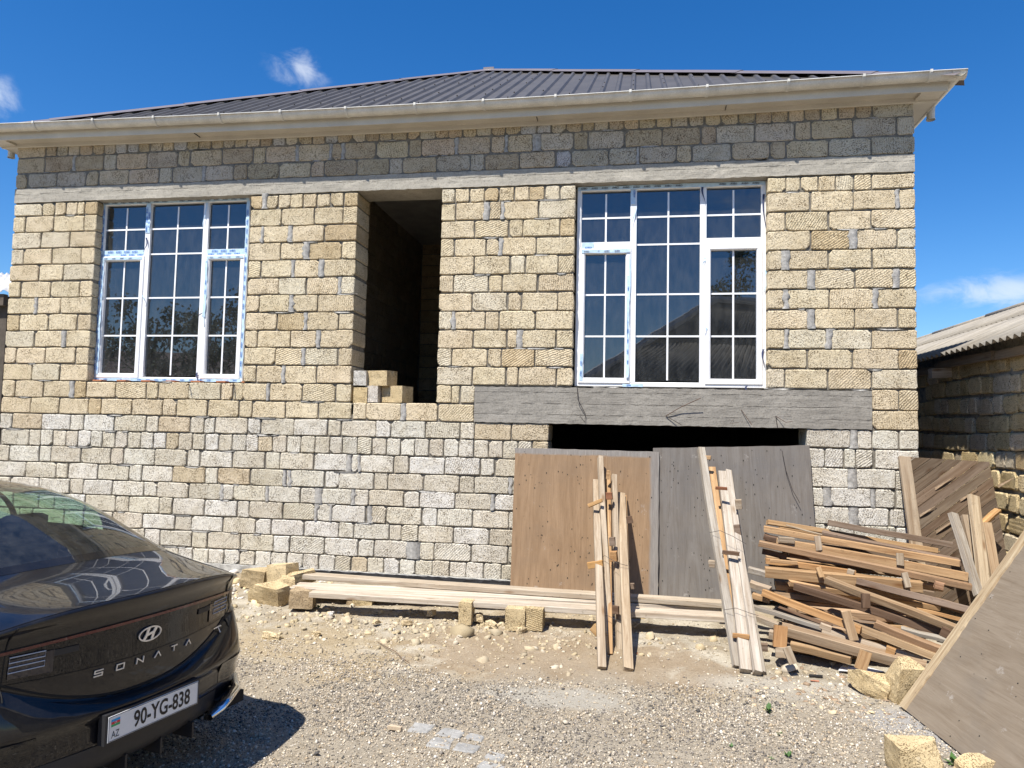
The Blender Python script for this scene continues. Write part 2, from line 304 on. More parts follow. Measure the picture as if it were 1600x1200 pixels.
# =================================================================== GROUND
W_ = 10.636
def build_ground():
    def axis(a, b, fa, fb, d, D):
        L_ = [fa+i*d for i in range(int((fb-fa)/d)+1)]
        o = []; x = fa; s = d
        while x > a: s *= 1.35; x -= s; o.append(max(x, a))
        p = []; x = L_[-1]; s = d
        while x < b: s *= 1.35; x += s; p.append(min(x, b))
        return o[::-1]+L_+p
    xs = axis(-300, 300, 2.0, 12.2, 0.035, 0); ys = axis(-300, 300, -6.6, 0.5, 0.035, 0)
    nx, ny = len(xs), len(ys)
    v = []
    for y in ys:
        for x in xs:
            z = gz(x, y)
            if 1 < x < 13 and -8 < y < 0.6:
                z += 0.022*mnoise.noise(Vector((x*1.1, y*1.1, 3.3)))+0.012*mnoise.noise(Vector((x*5, y*5, 1)))+0.006*mnoise.noise(Vector((x*16, y*16, 9)))
                z -= 0.0
            if y > 0.3 or x < -0.2: z = min(z, -0.12)
            v.append((x, y, z))
    f = [(j*nx+i, j*nx+i+1, (j+1)*nx+i+1, (j+1)*nx+i) for j in range(ny-1) for i in range(nx-1)]
    me = bpy.data.meshes.new('ground'); me.from_pydata(v, [], f); me.update()
    m, t, b = mat('yard_ground'); geo = N(t, 'ShaderNodeNewGeometry'); P = geo.outputs['Position']
    n1 = noise(t, P, 0.9, 5, 0.6, 0.5); n2 = noise(t, P, 3.5, 6, 0.68, 0.4); n3 = noise(t, P, 38, 5, 0.75); n4 = noise(t, P, 170, 3, 0.7)
    c = mix(t, mrange(t, n2, 0.38, 0.62, 0, 1), (0.30, 0.255, 0.185), (0.52, 0.47, 0.375))
    c = mix(t, mrange(t, n1, 0.50, 0.60, 0, 0.6), c, (0.38, 0.295, 0.185))
    # sandy spill in front of the plywood, chalky cement dust and the grey gravel nearer the street
    sx = N(t, 'ShaderNodeSeparateXYZ'); t.links.new(P, sx.inputs[0])
    def blob(cx, cy, rx, ry, soft=0.5):
        d = N(t, 'ShaderNodeVectorMath', operation='SUBTRACT'); t.links.new(P, d.inputs[0]); d.inputs[1].default_value = (cx, cy, 0)
        s = N(t, 'ShaderNodeVectorMath', operation='MULTIPLY'); t.links.new(d.outputs[0], s.inputs[0]); s.inputs[1].default_value = (1/rx, 1/ry, 0)
        l = N(t, 'ShaderNodeVectorMath', operation='LENGTH'); t.links.new(s.outputs[0], l.inputs[0])
        return mrange(t, math_(t, 'ADD', l.outputs['Value'], mrange(t, n2, 0.3, 0.7, -0.35, 0.35)), 1-soft/2, 1+soft/2, 1, 0, True)
    c = mix(t, math_(t, 'MULTIPLY', blob(7.25, -1.95, 1.35, 0.62), 0.75), c, (0.33, 0.25, 0.165))
    c = mix(t, math_(t, 'MULTIPLY', blob(5.1, -2.5, 0.9, 0.9), 0.65), c, (0.42, 0.335, 0.21))
    grav = mrange(t, math_(t, 'ADD', sx.outputs[1], mrange(t, n1, 0.2, 0.8, -1.0, 1.0)), -2.9, -2.2, 1, 0, True)
    c = mix(t, math_(t, 'MULTIPLY', grav, 0.8), c, mix(t, mrange(t, n3, 0.35, 0.65, 0, 1), (0.20, 0.172, 0.135), (0.54, 0.475, 0.375)))
    c = mix(t, math_(t, 'MULTIPLY', blob(7.35, -2.80, 0.5, 0.2), 0.8), c, (0.43, 0.405, 0.35))
    c = mix(t, math_(t, 'MULTIPLY', blob(8.9, -2.2, 0.6, 0.2), 0.4), c, (0.52, 0.50, 0.45))
    c = mix(t, math_(t, 'MULTIPLY', blob(9.75, -2.75, 0.4, 0.35), 0.7), c, (0.40, 0.40, 0.40))
    c = mix(t, mrange(t, n3, 0.50, 0.72, 0, 0.6), c, mix(t, 1.0, c, (0.52, 0.48, 0.42), 'MULTIPLY'))
    c = mix(t, mrange(t, n4, 0.45, 0.75, 0, 0.7), c, mix(t, 1.0, c, (0.45, 0.42, 0.38), 'MULTIPLY'))
    c = mix(t, mrange(t, n4, 0.25, 0.42, 0.6, 0), c, mix(t, 1.0, c, (1.5, 1.48, 1.42), 'MULTIPLY'))
    t.links.new(c, b.inputs['Base Color']); b.inputs['Roughness'].default_value = 0.96; b.inputs['Specular IOR Level'].default_value = 0.1
    bump(t, b, math_(t, 'ADD', math_(t, 'MULTIPLY', n3, 1.2), math_(t, 'MULTIPLY', n4, 0.8)), 1.0, 0.012)
    g = link('ground', me, None, m, True); tag(g, kind='structure'); return g
ground = build_ground()
# =================================================================== HOUSE
ROWS=[
('T1',5.19,4.97,[-12,407,407,564,564,729,729,893,893,1075,1075,1237,1237,1398,1398,1558,1558,1717,1717,1875,1875,2041,2041,2198,2198,2370,2370,2533,2533,2695,2695,2856,2856,3008,3008,3167,3167,3342,3342,3499,3499,3664,3664,3827,3827,4006,4006,4167,4167,4327,4327,4510,4510,4676,4676,4841,4841,4997,4997,5183,5183,5330,5330,5513,5513,5673,5673,5839,5839,6004,6004,6176,6176,6339,6339,6515,6515,6697,6697,6857,6857,7030,7030,7208,7208,7343,7343,7499,7499,7667,7667,7834,7834,8014,8014,8185,8185,8362,8362,8532,8532,8706,8706,8886,8886,9058,9058,9229,9229,9398,9398,9560,9560,9721,9721,9893,9893,10064,10064,10234,10234,10636],[]),
('T2',4.97,4.766,[0,404,404,817,835,1241,1241,1420,1420,1844,1844,2261,2261,2425,2425,2850,2850,3252,3252,3418,3418,3812,3836,4239,4255,4391,4415,4801,4801,5205,5205,5359,5359,5762,5785,6173,6173,6343,6365,6658,6738,7112,7112,7275,7275,7676,7676,8084,8084,8492,8492,8653,8653,9058,9058,9462,9462,9630,9630,10043,10043,10468,10468,10636],[817,835,3812,3836,4239,4255,4391,4415,5762,5785,6343,6365,6658,6738]),
('T3',4.766,4.566,[0,169,169,584,584,1003,1003,1183,1183,1601,1601,2013,2013,2195,2195,2607,2632,3012,3012,3188,3188,3600,3600,4007,4007,4168,4168,4581,4581,4973,4973,5135,5135,5541,5541,5940,5940,6104,6104,6509,6509,6915,6915,7087,7087,7504,7504,7817,7831,8236,8236,8399,8399,8814,8814,9209,9209,9371,9371,9801,9801,10217,10217,10636],[2607,2632,7817,7831]),
('Y1',4.4,4.206,[0,410,410,584,584,748,748,911,911,1011,1011,1187,3260,3413,3454,3601,3601,3764,3764,3926,3926,4095,4095,4263,4263,4430,4430,4600,5620,5771,5771,5943,5943,6113,6113,6283,6283,6459,6459,6626,6626,6800,6800,6972,6972,7140,9185,9370,9370,9518,9518,9697,9697,9869,9869,10045,10045,10220,10220,10636],[3413,3454]),
('Y2',4.206,3.996,[0,175,175,580,580,1015,1015,1187,3260,3659,3659,4071,4071,4430,4430,4600,5620,5784,5784,6118,6170,6317,6339,6739,6739,7140,9185,9613,9613,10037,10037,10459,10477,10636],[6118,6170,6317,6339,10459,10477]),
('Y3',3.996,3.792,[0,421,421,831,831,1187,3260,3415,3432,3758,3798,4200,4200,4600,5620,6013,6013,6402,6402,6562,6562,6979,6979,7140,9185,9369,9369,9796,9796,10216,10216,10636],[3415,3432,3758,3798]),
('Y4',3.792,3.584,[0,177,177,591,591,1007,1007,1187,3260,3662,3662,3960,4017,4430,4430,4600,5620,5780,5780,6143,6143,6297,6326,6718,6718,7140,9185,9618,9618,10002,10065,10460,10460,10636],[3960,4017,6297,6326,10002,10065]),
('Y5',3.584,3.373,[0,414,414,760,760,1187,3260,3419,3419,3817,3841,4161,4209,4600,5620,6016,6016,6426,6426,6600,6600,6965,6965,7140,9185,9329,9394,9794,9794,10218,10218,10636],[3817,3841,4161,4209,9329,9394]),
('Y6',3.373,3.169,[0,171,171,593,593,1008,1008,1187,3260,3656,3656,4002,4002,4406,4430,4600,5620,5784,5784,6183,6183,6343,6343,6740,6740,7140,9185,9590,9654,10049,10049,10425,10468,10636],[4406,4430,9590,9654,10425,10468]),
('Y7',3.169,2.959,[0,398,425,752,752,1187,3260,3422,3422,3811,3843,4162,4162,4600,5620,6004,6004,6406,6406,6565,6565,6965,6965,7140,9185,9354,9386,9798,9798,10226,10257,10636],[398,425,3811,3843,9354,9386,10226,10257]),
('Y8',2.959,2.749,[0,184,184,595,595,1000,1000,1187,3260,3651,3651,4004,4028,4423,4423,4600,5620,5780,5803,6156,6156,6316,6316,6727,6727,7140,9185,9589,9645,10045,10045,10457,10457,10636],[4004,4028,5780,5803,9589,9645]),
('Y9',2.749,2.541,[0,410,410,808,853,1187,3260,3417,3417,3837,3837,4163,4195,4600,5620,6022,6022,6408,6408,6530,6574,6958,6958,7140,9185,9359,9379,9770,9807,10210,10210,10636],[808,853,4163,4195,6530,6574,9359,9379,9770,9807]),
('Y10',2.541,2.334,[0,169,169,579,579,1002,1002,1187,3260,3654,3654,3990,4021,4431,4431,4600,5620,5784,5784,6188,6188,6348,6348,6728,6728,7140,9185,9580,9580,10023,10023,10458,10458,10636],[3990,4021]),
('Y11',2.334,2.126,[0,404,404,801,801,1187,3260,3421,3421,3751,3775,4180,4180,4600,5620,6025,6025,6410,6410,6546,6546,6965,6965,7140,9185,9358,9358,9780,9780,10206,10206,10636],[3751,3775]),
('Y12',2.126,1.917,[0,182,182,582,582,967,1012,1180,1180,1583,1583,1998,1998,2160,2160,2557,2557,2981,2981,3137,3137,3260,3260,3568,3592,4007,4007,4416,4416,4600,5620,5788,5788,5891,5891,6060,10197,10459,10459,10636],[967,1012,3568,3592]),
('Y13',1.917,1.715,[0,416,416,821,821,1229,1229,1405,1405,1821,1821,2231,2231,2409,2409,2818,2818,3221,3221,3392,3392,3810,3810,4213,4213,4626,4626,4795,4795,5213,5258,5639,5639,6060,10197,10636],[5213,5258]),
('W1',1.715,1.52,[0,166,166,593,593,995,995,1172,1172,1592,1592,2022,2022,2183,2183,2604,2604,2779,2779,2919,2919,3336,3336,3506,3506,3922,3922,4338,4338,4502,4502,4917,4917,5091,5091,5504,5504,5902,5902,6063,6063,6481,6481,6890,9572,9998,10053,10200,10200,10454,10454,10636],[9998,10053]),
('W2',1.52,1.32,[26,427,427,589,589,759,759,938,938,1106,1106,1282,1282,1439,1439,1613,1613,1785,1785,1957,1957,2127,2127,2296,2296,2464,2464,2640,2640,2806,2806,2979,2979,3151,3151,3330,3330,3483,3483,3660,3660,3843,3843,4017,4017,4190,4190,4370,4370,4525,4525,4702,4702,4878,4878,5052,5052,5218,5218,5383,5383,5547,5547,5717,5717,5893,5893,6061,6061,6227,6227,6392,6392,6556,6556,6720,6720,6890,9576,9744,9744,9929,9929,10040,10040,10210,10222,10636],[10210,10222]),
('W3',1.32,1.121,[0,160,160,585,585,747,747,1163,1163,1573,1573,1737,1737,2156,2156,2584,2584,2750,2750,3169,3169,3581,3581,3765,3765,4183,4183,4594,4633,4725,4740,5142,5142,5322,5322,5737,5737,6145,6145,6304,6304,6695,6695,6890,9572,9971,10044,10419,10419,10636],[4594,4633,4725,4740,9971,10044]),
('W4',1.121,0.93,[0,410,410,841,841,1000,1000,1404,1404,1827,1827,1998,1998,2403,2403,2827,2827,2991,2991,3405,3405,3821,3845,3892,3908,4323,4323,4494,4494,4915,4915,5081,5081,5499,5499,5911,5911,6078,6078,6472,6494,6643,6643,6890,9572,9735,9797,10188,10212,10417,10417,10636],[3821,3845,3892,3908,6472,6494,9735,9797,10188,10212]),
('W5',0.93,0.748,[0,198,198,613,613,1031,1031,1224,1224,1615,1615,2034,2034,2212,2212,2630,2630,3041,3066,3204,3204,3615,3639,4034,4034,4222,4292,4662,4685,4860,4860,5275,5275,5453,5453,5865,5865,6277,6305,6682,6682,6890,9572,9980,10053,10355,10355,10636],[3041,3066,3615,3639,4222,4292,4662,4685,6277,6305,9980,10053]),
('W6',0.748,0.553,[0,257,257,618,618,840,840,1254,1254,1670,1670,1850,1850,2257,2257,2424,2424,2838,2838,3254,3254,3407,3407,3830,3830,4222,4245,4408,4423,4829,4897,5071,5071,5489,5489,5665,5665,6066,6066,6474,6474,6615,6615,6890,9572,9746,9746,10021,10021,10413,10413,10636],[4222,4245,4408,4423,4860,4897]),
('W7',0.553,0.372,[0,362,362,542,542,986,986,1249,1249,1639,1639,2048,2048,2468,2468,2675,2675,3085,3085,3496,3496,3688,3688,4097,4097,4515,4515,4699,4699,5115,5115,5257,5257,5450,5450,5853,5853,6264,6264,6668,6668,6890,9572,9867,9867,10201,10201,10410,10410,10636],[]),
('W8',0.372,0.178,[0,331,331,778,778,999,999,1435,1435,1651,1651,2076,2076,2278,2278,2694,2694,2899,2899,3313,3313,3728,3728,3925,3925,4346,4346,4752,4752,4941,4941,5330,5471,5640,5640,6061,6061,6475,6475,6833,6833,6890,9572,9743,9743,10048,10048,10408,10408,10636],[5330,5471]),
('W9',0.178,-0,[0,209,209,435,435,658,658,880,880,1099,1099,1317,1317,1534,1534,1748,1748,1961,1961,2146,2146,2339,2339,2531,2531,2720,2720,2917,2917,3112,3112,3314,3314,3506,3506,3705,3705,3902,3902,4097,4097,4292,4292,4484,4484,4675,4675,4872,4872,5060,5060,5247,5247,5432,5432,5623,5623,5820,5820,6008,6008,6209,6209,6401,6401,6592,6592,6788,6788,6890,9572,9712,9712,9864,9864,10016,10016,10197,10197,10406,10406,10636],[]),
]

house = tag(empty('house', (0, 0, 0)), 'unfinished house of sawn limestone blocks with dark metal hip roof and two white windows', 'house')
core = MB()
def cb(x0, x1, z0, z1, y0=0.020): core.box(x0, x1, y0, 0.4, z0, z1)
I = 0.012
cb(0.01, 6.89-I, -0.3, 1.715); cb(9.572+I, W_-0.01, -0.3, 1.715)
cb(0.01, 6.06, 1.715, 1.905); cb(10.197, W_-0.01, 1.715, 1.905)
cb(0.01, 4.6-I, 1.905, 2.118); cb(5.62+I, 6.06, 1.905, 2.118); cb(10.197, W_-0.01, 1.905, 2.118)
for a, b_ in ((0.01, 1.187-I), (3.26+I, 4.6-I), (5.62+I, 7.14-I), (9.185+I, W_-0.01)): cb(a, b_, 2.118, 4.38)
cb(0.01, W_-0.01, 4.56, 5.3, 0.010)
wall = core.build('wall', M_mortar, house)
def outline(w_, h_, r, rd):
    """rounded block outline, ten points"""
    rr = [r*rd.uniform(0.5, 1.5) for _ in range(4)]; j = lambda: rd.uniform(-1, 1)*0.0036
    if rd.random() < .35: rr[rd.randrange(4)] += rd.uniform(.012, .035)      # a knocked-off corner
    rr = [min(q, w_*.35, h_*.4) for q in rr]
    p = [(rr[0], 0), (w_*rd.uniform(.25, .4), j()*1.3), (w_*rd.uniform(.6, .75), j()*1.3), (w_-rr[1], 0), (w_, rr[1]), (w_+j(), h_*rd.uniform(.35, .65)), (w_, h_-rr[2]), (w_-rr[2], h_), (w_*rd.uniform(.6, .75), h_+j()*1.3), (w_*rd.uniform(.25, .4), h_+j()*1.3), (rr[3], h_), (0, h_-rr[3]), (j(), h_*rd.uniform(.35, .65)), (0, rr[0])]
    return [(x+j(), z+j()) for x, z in p]
def block_verts(w_, h_, r, depth, rd, ch=0.007):
    o = outline(w_, h_, r, rd); n = len(o); cx, cz = w_/2, h_/2; v = []
    for x, z in o: v.append((x, depth, z))
    for x, z in o: v.append((x, ch*rd.uniform(.6, 1.5), z))
    for x, z in o: v.append((x+(cx-x)*ch*1.1/max(w_/2, .01), rd.uniform(-.001, .0012), z+(cz-z)*ch*1.1/(h_/2)))
    f = [tuple(2*n+i for i in range(n))]
    for i in range(n):
        k = (i+1) % n; f.append((2*n+i, n+i, n+k, 2*n+k)); f.append((n+i, i, k, n+k))
    f = [q[::-1] for q in f]
    return v, f
def blk_mesh(w_, h_, r, depth, seed):
    rd = random.Random(seed); v, f = block_verts(w_, h_, r, depth, rd); me = bpy.data.meshes.new('brick'); me.from_pydata(v, [], f); me.update(); me.materials.append(M_stone); return me
VAR = {}
for kind_, wd in (('full', 0.40), ('half', 0.165), ('mid', 0.26)):
    for tr in (0, 1): VAR[kind_, tr] = [blk_mesh(wd, 0.19, 0.010 if not tr else 0.018, 0.07, 100*tr+i+len(kind_)*7) for i in range(10)]
WD = {'full': 0.40, 'half': 0.165, 'mid': 0.26}
def jit(c, a):
    k = 1+rng.uniform(-a, a); return tuple(max(0.02, x*k*(1+rng.uniform(-a*.12, a*.12))) for x in c)
def stone_col(row, x):
    q = rng.random()
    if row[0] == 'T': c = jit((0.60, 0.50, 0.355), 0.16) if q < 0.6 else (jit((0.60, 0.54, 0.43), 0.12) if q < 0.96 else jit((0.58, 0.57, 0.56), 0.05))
    elif row[0] == 'Y': c = jit((0.70, 0.605, 0.43), 0.07) if q < 0.80 else (jit((0.62, 0.50, 0.32), 0.07) if q < 0.87 else jit((0.69, 0.625, 0.48), 0.05))
    else:
        if x > 9.4: q = 0.5+q/2
        c = jit((0.65, 0.605, 0.50), 0.07) if q < 0.42 else (jit((0.69, 0.66, 0.575), 0.06) if q < 0.82 else (jit((0.72, 0.70, 0.64), 0.04) if q < 0.95 else jit((0.60, 0.515, 0.37), 0.07)))
    return c
joined = MB(); patch = MB(); items = []
DEEP = {1.187, 3.26, 4.6, 5.62, 7.14, 9.185, 6.89, 9.572, 0.0, 10.636}
for name_, zt, zb, bl, pt in ROWS:
    if name_ == 'Y1': zt = 4.374
    if name_ == 'T3': zb = 4.570
    for i in range(0, len(bl), 2):
        x0, x1 = bl[i]/1000, bl[i+1]/1000; cx, cz = (x0+x1)/2, (zt+zb)/2
        d2 = (Vector((cx, 0, cz))-CAM).length_squared; sc = (x1-x0)*(zt-zb)/d2*7.9/math.sqrt(d2)
        hidden = (cz < 1.0 and cx < 1.2) or (cz < 0.75 and cx < 2.1) or (cz < 0.4 and cx < 3.0) or cz < -0.05
        items.append((0 if hidden else sc, name_, x0, x1, zt, zb))
items.sort(key=lambda q: -q[0])
for rank, (sc, name_, x0, x1, zt, zb) in enumerate(items):
    g = {'T': 0.0075, 'Y': 0.0074, 'W': 0.0066}[name_[0]]
    gl, gr, gb, gt = (g*rng.uniform(.5, 1.7) for _ in range(4))
    edgeL, edgeR = round(x0, 3) in DEEP, round(x1, 3) in DEEP
    if edgeL: gl = 0.0
    if edgeR: gr = 0.0
    xa, xb, za, zc_ = x0+gl, x1-gr, zb+gb, zt-gt; w_ = xb-xa; h_ = zc_-za
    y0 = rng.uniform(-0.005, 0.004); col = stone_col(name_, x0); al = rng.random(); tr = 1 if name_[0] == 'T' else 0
    deep = edgeL or edgeR
    if rank < 299:
        if deep: me = blk_mesh(w_, h_, 0.009, 0.395, rank); s = (1, 1, 1)
        else:
            kd = 'full' if w_ > 0.32 else ('half' if w_ < 0.21 else 'mid'); me = rng.choice(VAR[kd, tr]); s = (w_/WD[kd], 1, h_/0.19)
        o = bpy.data.objects.new('brick', me); COL.objects.link(o); o.parent = wall; o.location = (xa, y0, za); o.scale = s
        o.rotation_euler = (0, rng.uniform(-1, 1)*0.006, 0); o.color = col+(al,)
    else:
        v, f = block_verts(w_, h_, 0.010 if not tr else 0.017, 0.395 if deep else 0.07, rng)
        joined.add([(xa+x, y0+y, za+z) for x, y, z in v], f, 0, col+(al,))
for name_, zt, zb, bl, pt in ROWS:
    for i in range(0, len(pt), 2):
        x0, x1 = pt[i]/1000-0.004, pt[i+1]/1000+0.004
        if x1-x0 < 0.02: continue
        n = 6; L_ = []; R__ = []
        for k in range(n+1):
            z = zb+0.004+(zt-zb-0.008)*k/n; L_.append((x0-abs(rng.gauss(0, .011)), z)); R__.append((x1+abs(rng.gauss(0, .011)), z))
        yy = rng.uniform(-0.004, 0.0)-0.003; v = []
        for (a, z), (b_, _) in zip(L_, R__): v += [(a, 0.03, z), (a+.004, yy, z), ((a+b_)/2, yy-rng.uniform(0, .004), z), (b_-.004, yy, z), (b_, 0.03, z)]
        patch.add(v, [(5*k+j, 5*k+j+1, 5*k+5+j+1, 5*k+5+j) for k in range(n) for j in range(4)])
    # smears of mortar squeezed out of the bed joint
    z = zb
    for _ in range(6):
        x = rng.uniform(0.2, W_-0.2)
        if 2.13 < z < 4.37 and (1.1 < x < 3.4 or 4.5 < x < 5.75 or 7.0 < x < 9.3): continue
        if z < 2.11 and 5.9 < x < 10.25: continue
        if 1.9 < z < 2.2 and 4.5 < x < 5.75: continue
        a, b_ = rng.uniform(0.05, 0.22), rng.uniform(0.007, 0.016); n = 9; yy = -0.0045
        ring = [(x+a*math.cos(2*math.pi*k/n)*rng.uniform(.6, 1.1), z+b_*math.sin(2*math.pi*k/n)*rng.uniform(.6, 1.3)) for k in range(n)]
        patch.add([(p, 0.03, q) for p, q in ring]+[(x+(p-x)*.8, yy, z+(q-z)*.8) for p, q in ring], [tuple(n+k for k in range(n))[::-1]]+[(k, n+k, n+(k+1) % n, (k+1) % n)[::-1] for k in range(n)])
tag(joined.build('brick', M_stone_a, wall), kind='stuff')
tag(patch.build('mortar_fill', M_mortar_patch, wall, True), kind='stuff')
# ring beam, garage lintel, foundation
def rough_box(name, x0, x1, z0, z1, yf, yb, m, parent, step=0.05, amp=0.003, edge=0.004):
    n = max(2, int((x1-x0)/step)); mz = max(2, int((z1-z0)/0.045)); v = []; f = []
    for j in range(mz+1):
        for i in range(n+1):
            x = x0+(x1-x0)*i/n; z = z0+(z1-z0)*j/mz
            if j in (0, mz): z += rng.uniform(-edge, edge)
            v.append((x, yf+amp*mnoise.noise(Vector((x*9, 0, z*30)))*1.5, z))
    for j in range(mz):
        for i in range(n): a = j*(n+1)+i; f.append((a, a+1, a+n+2, a+n+1))
    b0 = len(v)
    for i in range(n+1): v.append((x0+(x1-x0)*i/n, yb, z0))
    for i in range(n+1): v.append((x0+(x1-x0)*i/n, yb, z1))
    for i in range(n):
        f.append((i, b0+i, b0+i+1, i+1)); t0 = mz*(n+1); f.append((t0+i, t0+i+1, b0+n+1+i+1, b0+n+1+i))
    f.append(tuple(j*(n+1) for j in range(mz+1))+(b0+n+1, b0)); f.append(tuple(j*(n+1)+n for j in range(mz+1))[::-1]+(b0+n, b0+2*n+1))
    me = bpy.data.meshes.new(name); me.from_pydata(v, [], f); me.update(); return link(name, me, parent, m)
rough_box('ring_beam', 0.0, W_, 4.385, 4.566, -0.004, 0.4, M_band, house)
lintel = rough_box('garage_lintel', 6.058, 10.198, 1.718, 2.112, -0.012, 0.4, M_beam, house)
fnd = rough_box('foundation', 0.0, 6.6, -0.3, 0.012, -0.03, 0.3, M_found, house, 0.05, 0.006, 0.006)
rough_box('bitumen_strip', 3.95, 6.75, -0.055, 0.004, -0.045, -0.031, M_bitumen, house, 0.04, 0.008, 0.014)
# shell of the house behind the front
sh = MB()
sh.box(0.0, 0.39, 0.402, 10.6, -0.3, 5.15); sh.box(W_-0.39, W_, 0.402, 10.6, -0.3, 5.15); sh.box(0.39, W_-0.39, 10.2, 10.6, -0.3, 5.15)
sh.build('outer_wall', M_plaster, house)
sl = MB(); sl.box(0.395, W_-0.395, 0.405, 10.19, 1.76, 1.9); sl.box(0.395, W_-0.395, 0.405, 10.19, 4.95, 5.1); sl.build('floor_slab', M_plaster, house)
sl = MB(); sl.box(4.601, 5.619, 0.02, 0.404, 1.78, 1.893); sl.build('door_threshold', M_plaster, house)
# passage behind the doorway; its dimness put into the side blocks' darker colour
pw = MB(); pw.box(3.6, 3.98, 0.41, 4.6, 1.9, 4.95); pw.box(6.3, 6.6, 0.41, 4.6, 1.9, 4.95); pw.box(3.6, 6.6, 4.62, 4.9, 1.9, 4.95)
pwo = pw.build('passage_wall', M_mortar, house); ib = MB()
z = 1.905; r_i = 0
while z < 4.9:
    y = 0.415-(0.2 if r_i % 2 else 0)
    while y < 4.5:
        ya, yb = max(0.412, y+.006), min(4.6, y+.40)
        if yb-ya > 0.05:
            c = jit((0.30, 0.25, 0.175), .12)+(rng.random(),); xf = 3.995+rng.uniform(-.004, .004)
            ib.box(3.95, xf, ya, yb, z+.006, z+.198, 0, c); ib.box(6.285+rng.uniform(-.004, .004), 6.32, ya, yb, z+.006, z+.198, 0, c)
        y += 0.41
    x = 4.0
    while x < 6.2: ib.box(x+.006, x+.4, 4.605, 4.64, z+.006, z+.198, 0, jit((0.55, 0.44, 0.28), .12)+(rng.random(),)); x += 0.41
    z += 0.205; r_i += 1
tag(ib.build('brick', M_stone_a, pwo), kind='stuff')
# ------------------------------------------------------------------ roof, soffit, gutters
def sag(x): return -0.045*math.sin(math.pi*min(1, max(0, x/W_)))
EA = 5.205; AP = Vector((5.29, 4.0, 7.80)); RB = Vector((5.29, 8.0, 7.80))
roof_root = None
def rib_face(E0, E1, T0, T1, out, name, parent, sagf=None):
    """trapezoid-ribbed sheet over the roof face E0-E1 (eave) / T0-T1 (top)"""
    ax = (E1-E0); Ltot = ax.length; ax.normalize(); nrm = ax.cross(((T0+T1)/2-(E0+E1)/2)).normalized()
    if nrm.z < 0: nrm = -nrm
    prof = [(0.0, 0), (0.105, 0), (0.125, 0.026), (0.155, 0.026), (0.175, 0)]; pts = []; k = 0
    while k*0.18 < Ltot:
        for a, h in prof:
            if k*0.18+a < Ltot: pts.append((k*0.18+a, h))
        k += 1
    pts.append((Ltot, 0)); a0 = (T0-E0).dot(ax); a1 = (T1-E0).dot(ax)
    up0 = (T0-E0)-ax*a0; v = []; f = []
    for s, h in pts:
        fr = 1.0
        if s < a0: fr = s/a0
        elif s > a1: fr = (Ltot-s)/max(1e-6, Ltot-a1)
        p = E0+ax*s; q = p+up0*fr
        if sagf: p = p+Vector((0, 0, sagf(p.x)))
        v += [p+nrm*h, q+nrm*h]
    for i in range(len(pts)-1): f.append((2*i, 2*i+2, 2*i+3, 2*i+1))
    me = bpy.data.meshes.new(name); me.from_pydata(v, [], f); me.update(); return link(name, me, parent, M_roof), pts
E_l, E_r = Vector((-0.30, -0.30, EA)), Vector((W_+0.30, -0.30, EA)); B_l, B_r = Vector((-0.33, 11, EA)), Vector((W_+0.33, 11, EA))
roof, rp = rib_face(E_l, E_r, AP, AP, 0, 'roof', house, sag)
rib_face(E_r, B_r, AP, RB, 0, 'roof_slope', roof); rib_face(B_l, E_l, RB, AP, 0, 'roof_slope', roof); rib_face(B_r, B_l, RB, RB, 0, 'roof_slope', roof)
def cap(a, b_, name='hip_cap'):
    d = (b_-a).normalized(); n = 9; m_ = MB(); seg = (b_-a).length/n
    up = Vector((0, 0, 1)); side = d.cross(up).normalized(); upn = side.cross(d).normalized()
    for i in range(n):
        o0 = a+d*(seg*i-0.03); o1 = a+d*(seg*(i+1)+0.03); lift = 0.030+0.004*(i % 2)
        def ring(o, l): return [o+side*(-.15)+upn*(l-.060), o+side*(-.05)+upn*(l+.002), o+upn*(l+.022), o+side*.05+upn*(l+.002), o+side*.15+upn*(l-.060)]
        r0, r1 = ring(o0, lift), ring(o1, lift-.003)
        m_.add(r0+r1, [(j, j+1, j+6, j+5) for j in range(4)])
    return m_.build(name, M_cap, roof)
cap(E_l+Vector((0, 0, .01)), AP); cap(E_r+Vector((0, 0, .01)), AP); cap(AP, RB, 'ridge_cap')
mm = MB(); mm.box(-.09, .09, -.09, .09, -.06, -.015, M=Matrix.Translation(AP+Vector((0, 0, .05)))); mm.build('apex_cap', M_cap, roof)
sc_ = MB()
up_ = (AP-Vector((5.29, -0.30, EA)))
for rr_ in (0.03, 0.12, 0.22, 0.32, 0.44, 0.56, 0.68, 0.8):
    x = -0.3+0.14
    while x < W_+0.3:
        lim = (x+0.30)/(5.29+0.30) if x < 5.29 else (W_+0.30-x)/(W_+0.30-5.29)
        if rr_ < lim and rng.random() < 0.7:
            p = Vector((x, -0.30, EA+sag(x)*(1-rr_)))+up_*rr_+Vector((0, -.52, .85))*0.03
            sc_.box(-.007, .007, -.007, .007, 0, .008, M=Matrix.Translation(p))
        x += 0.36
tag(sc_.build('screw', M_gap, roof), kind='stuff')
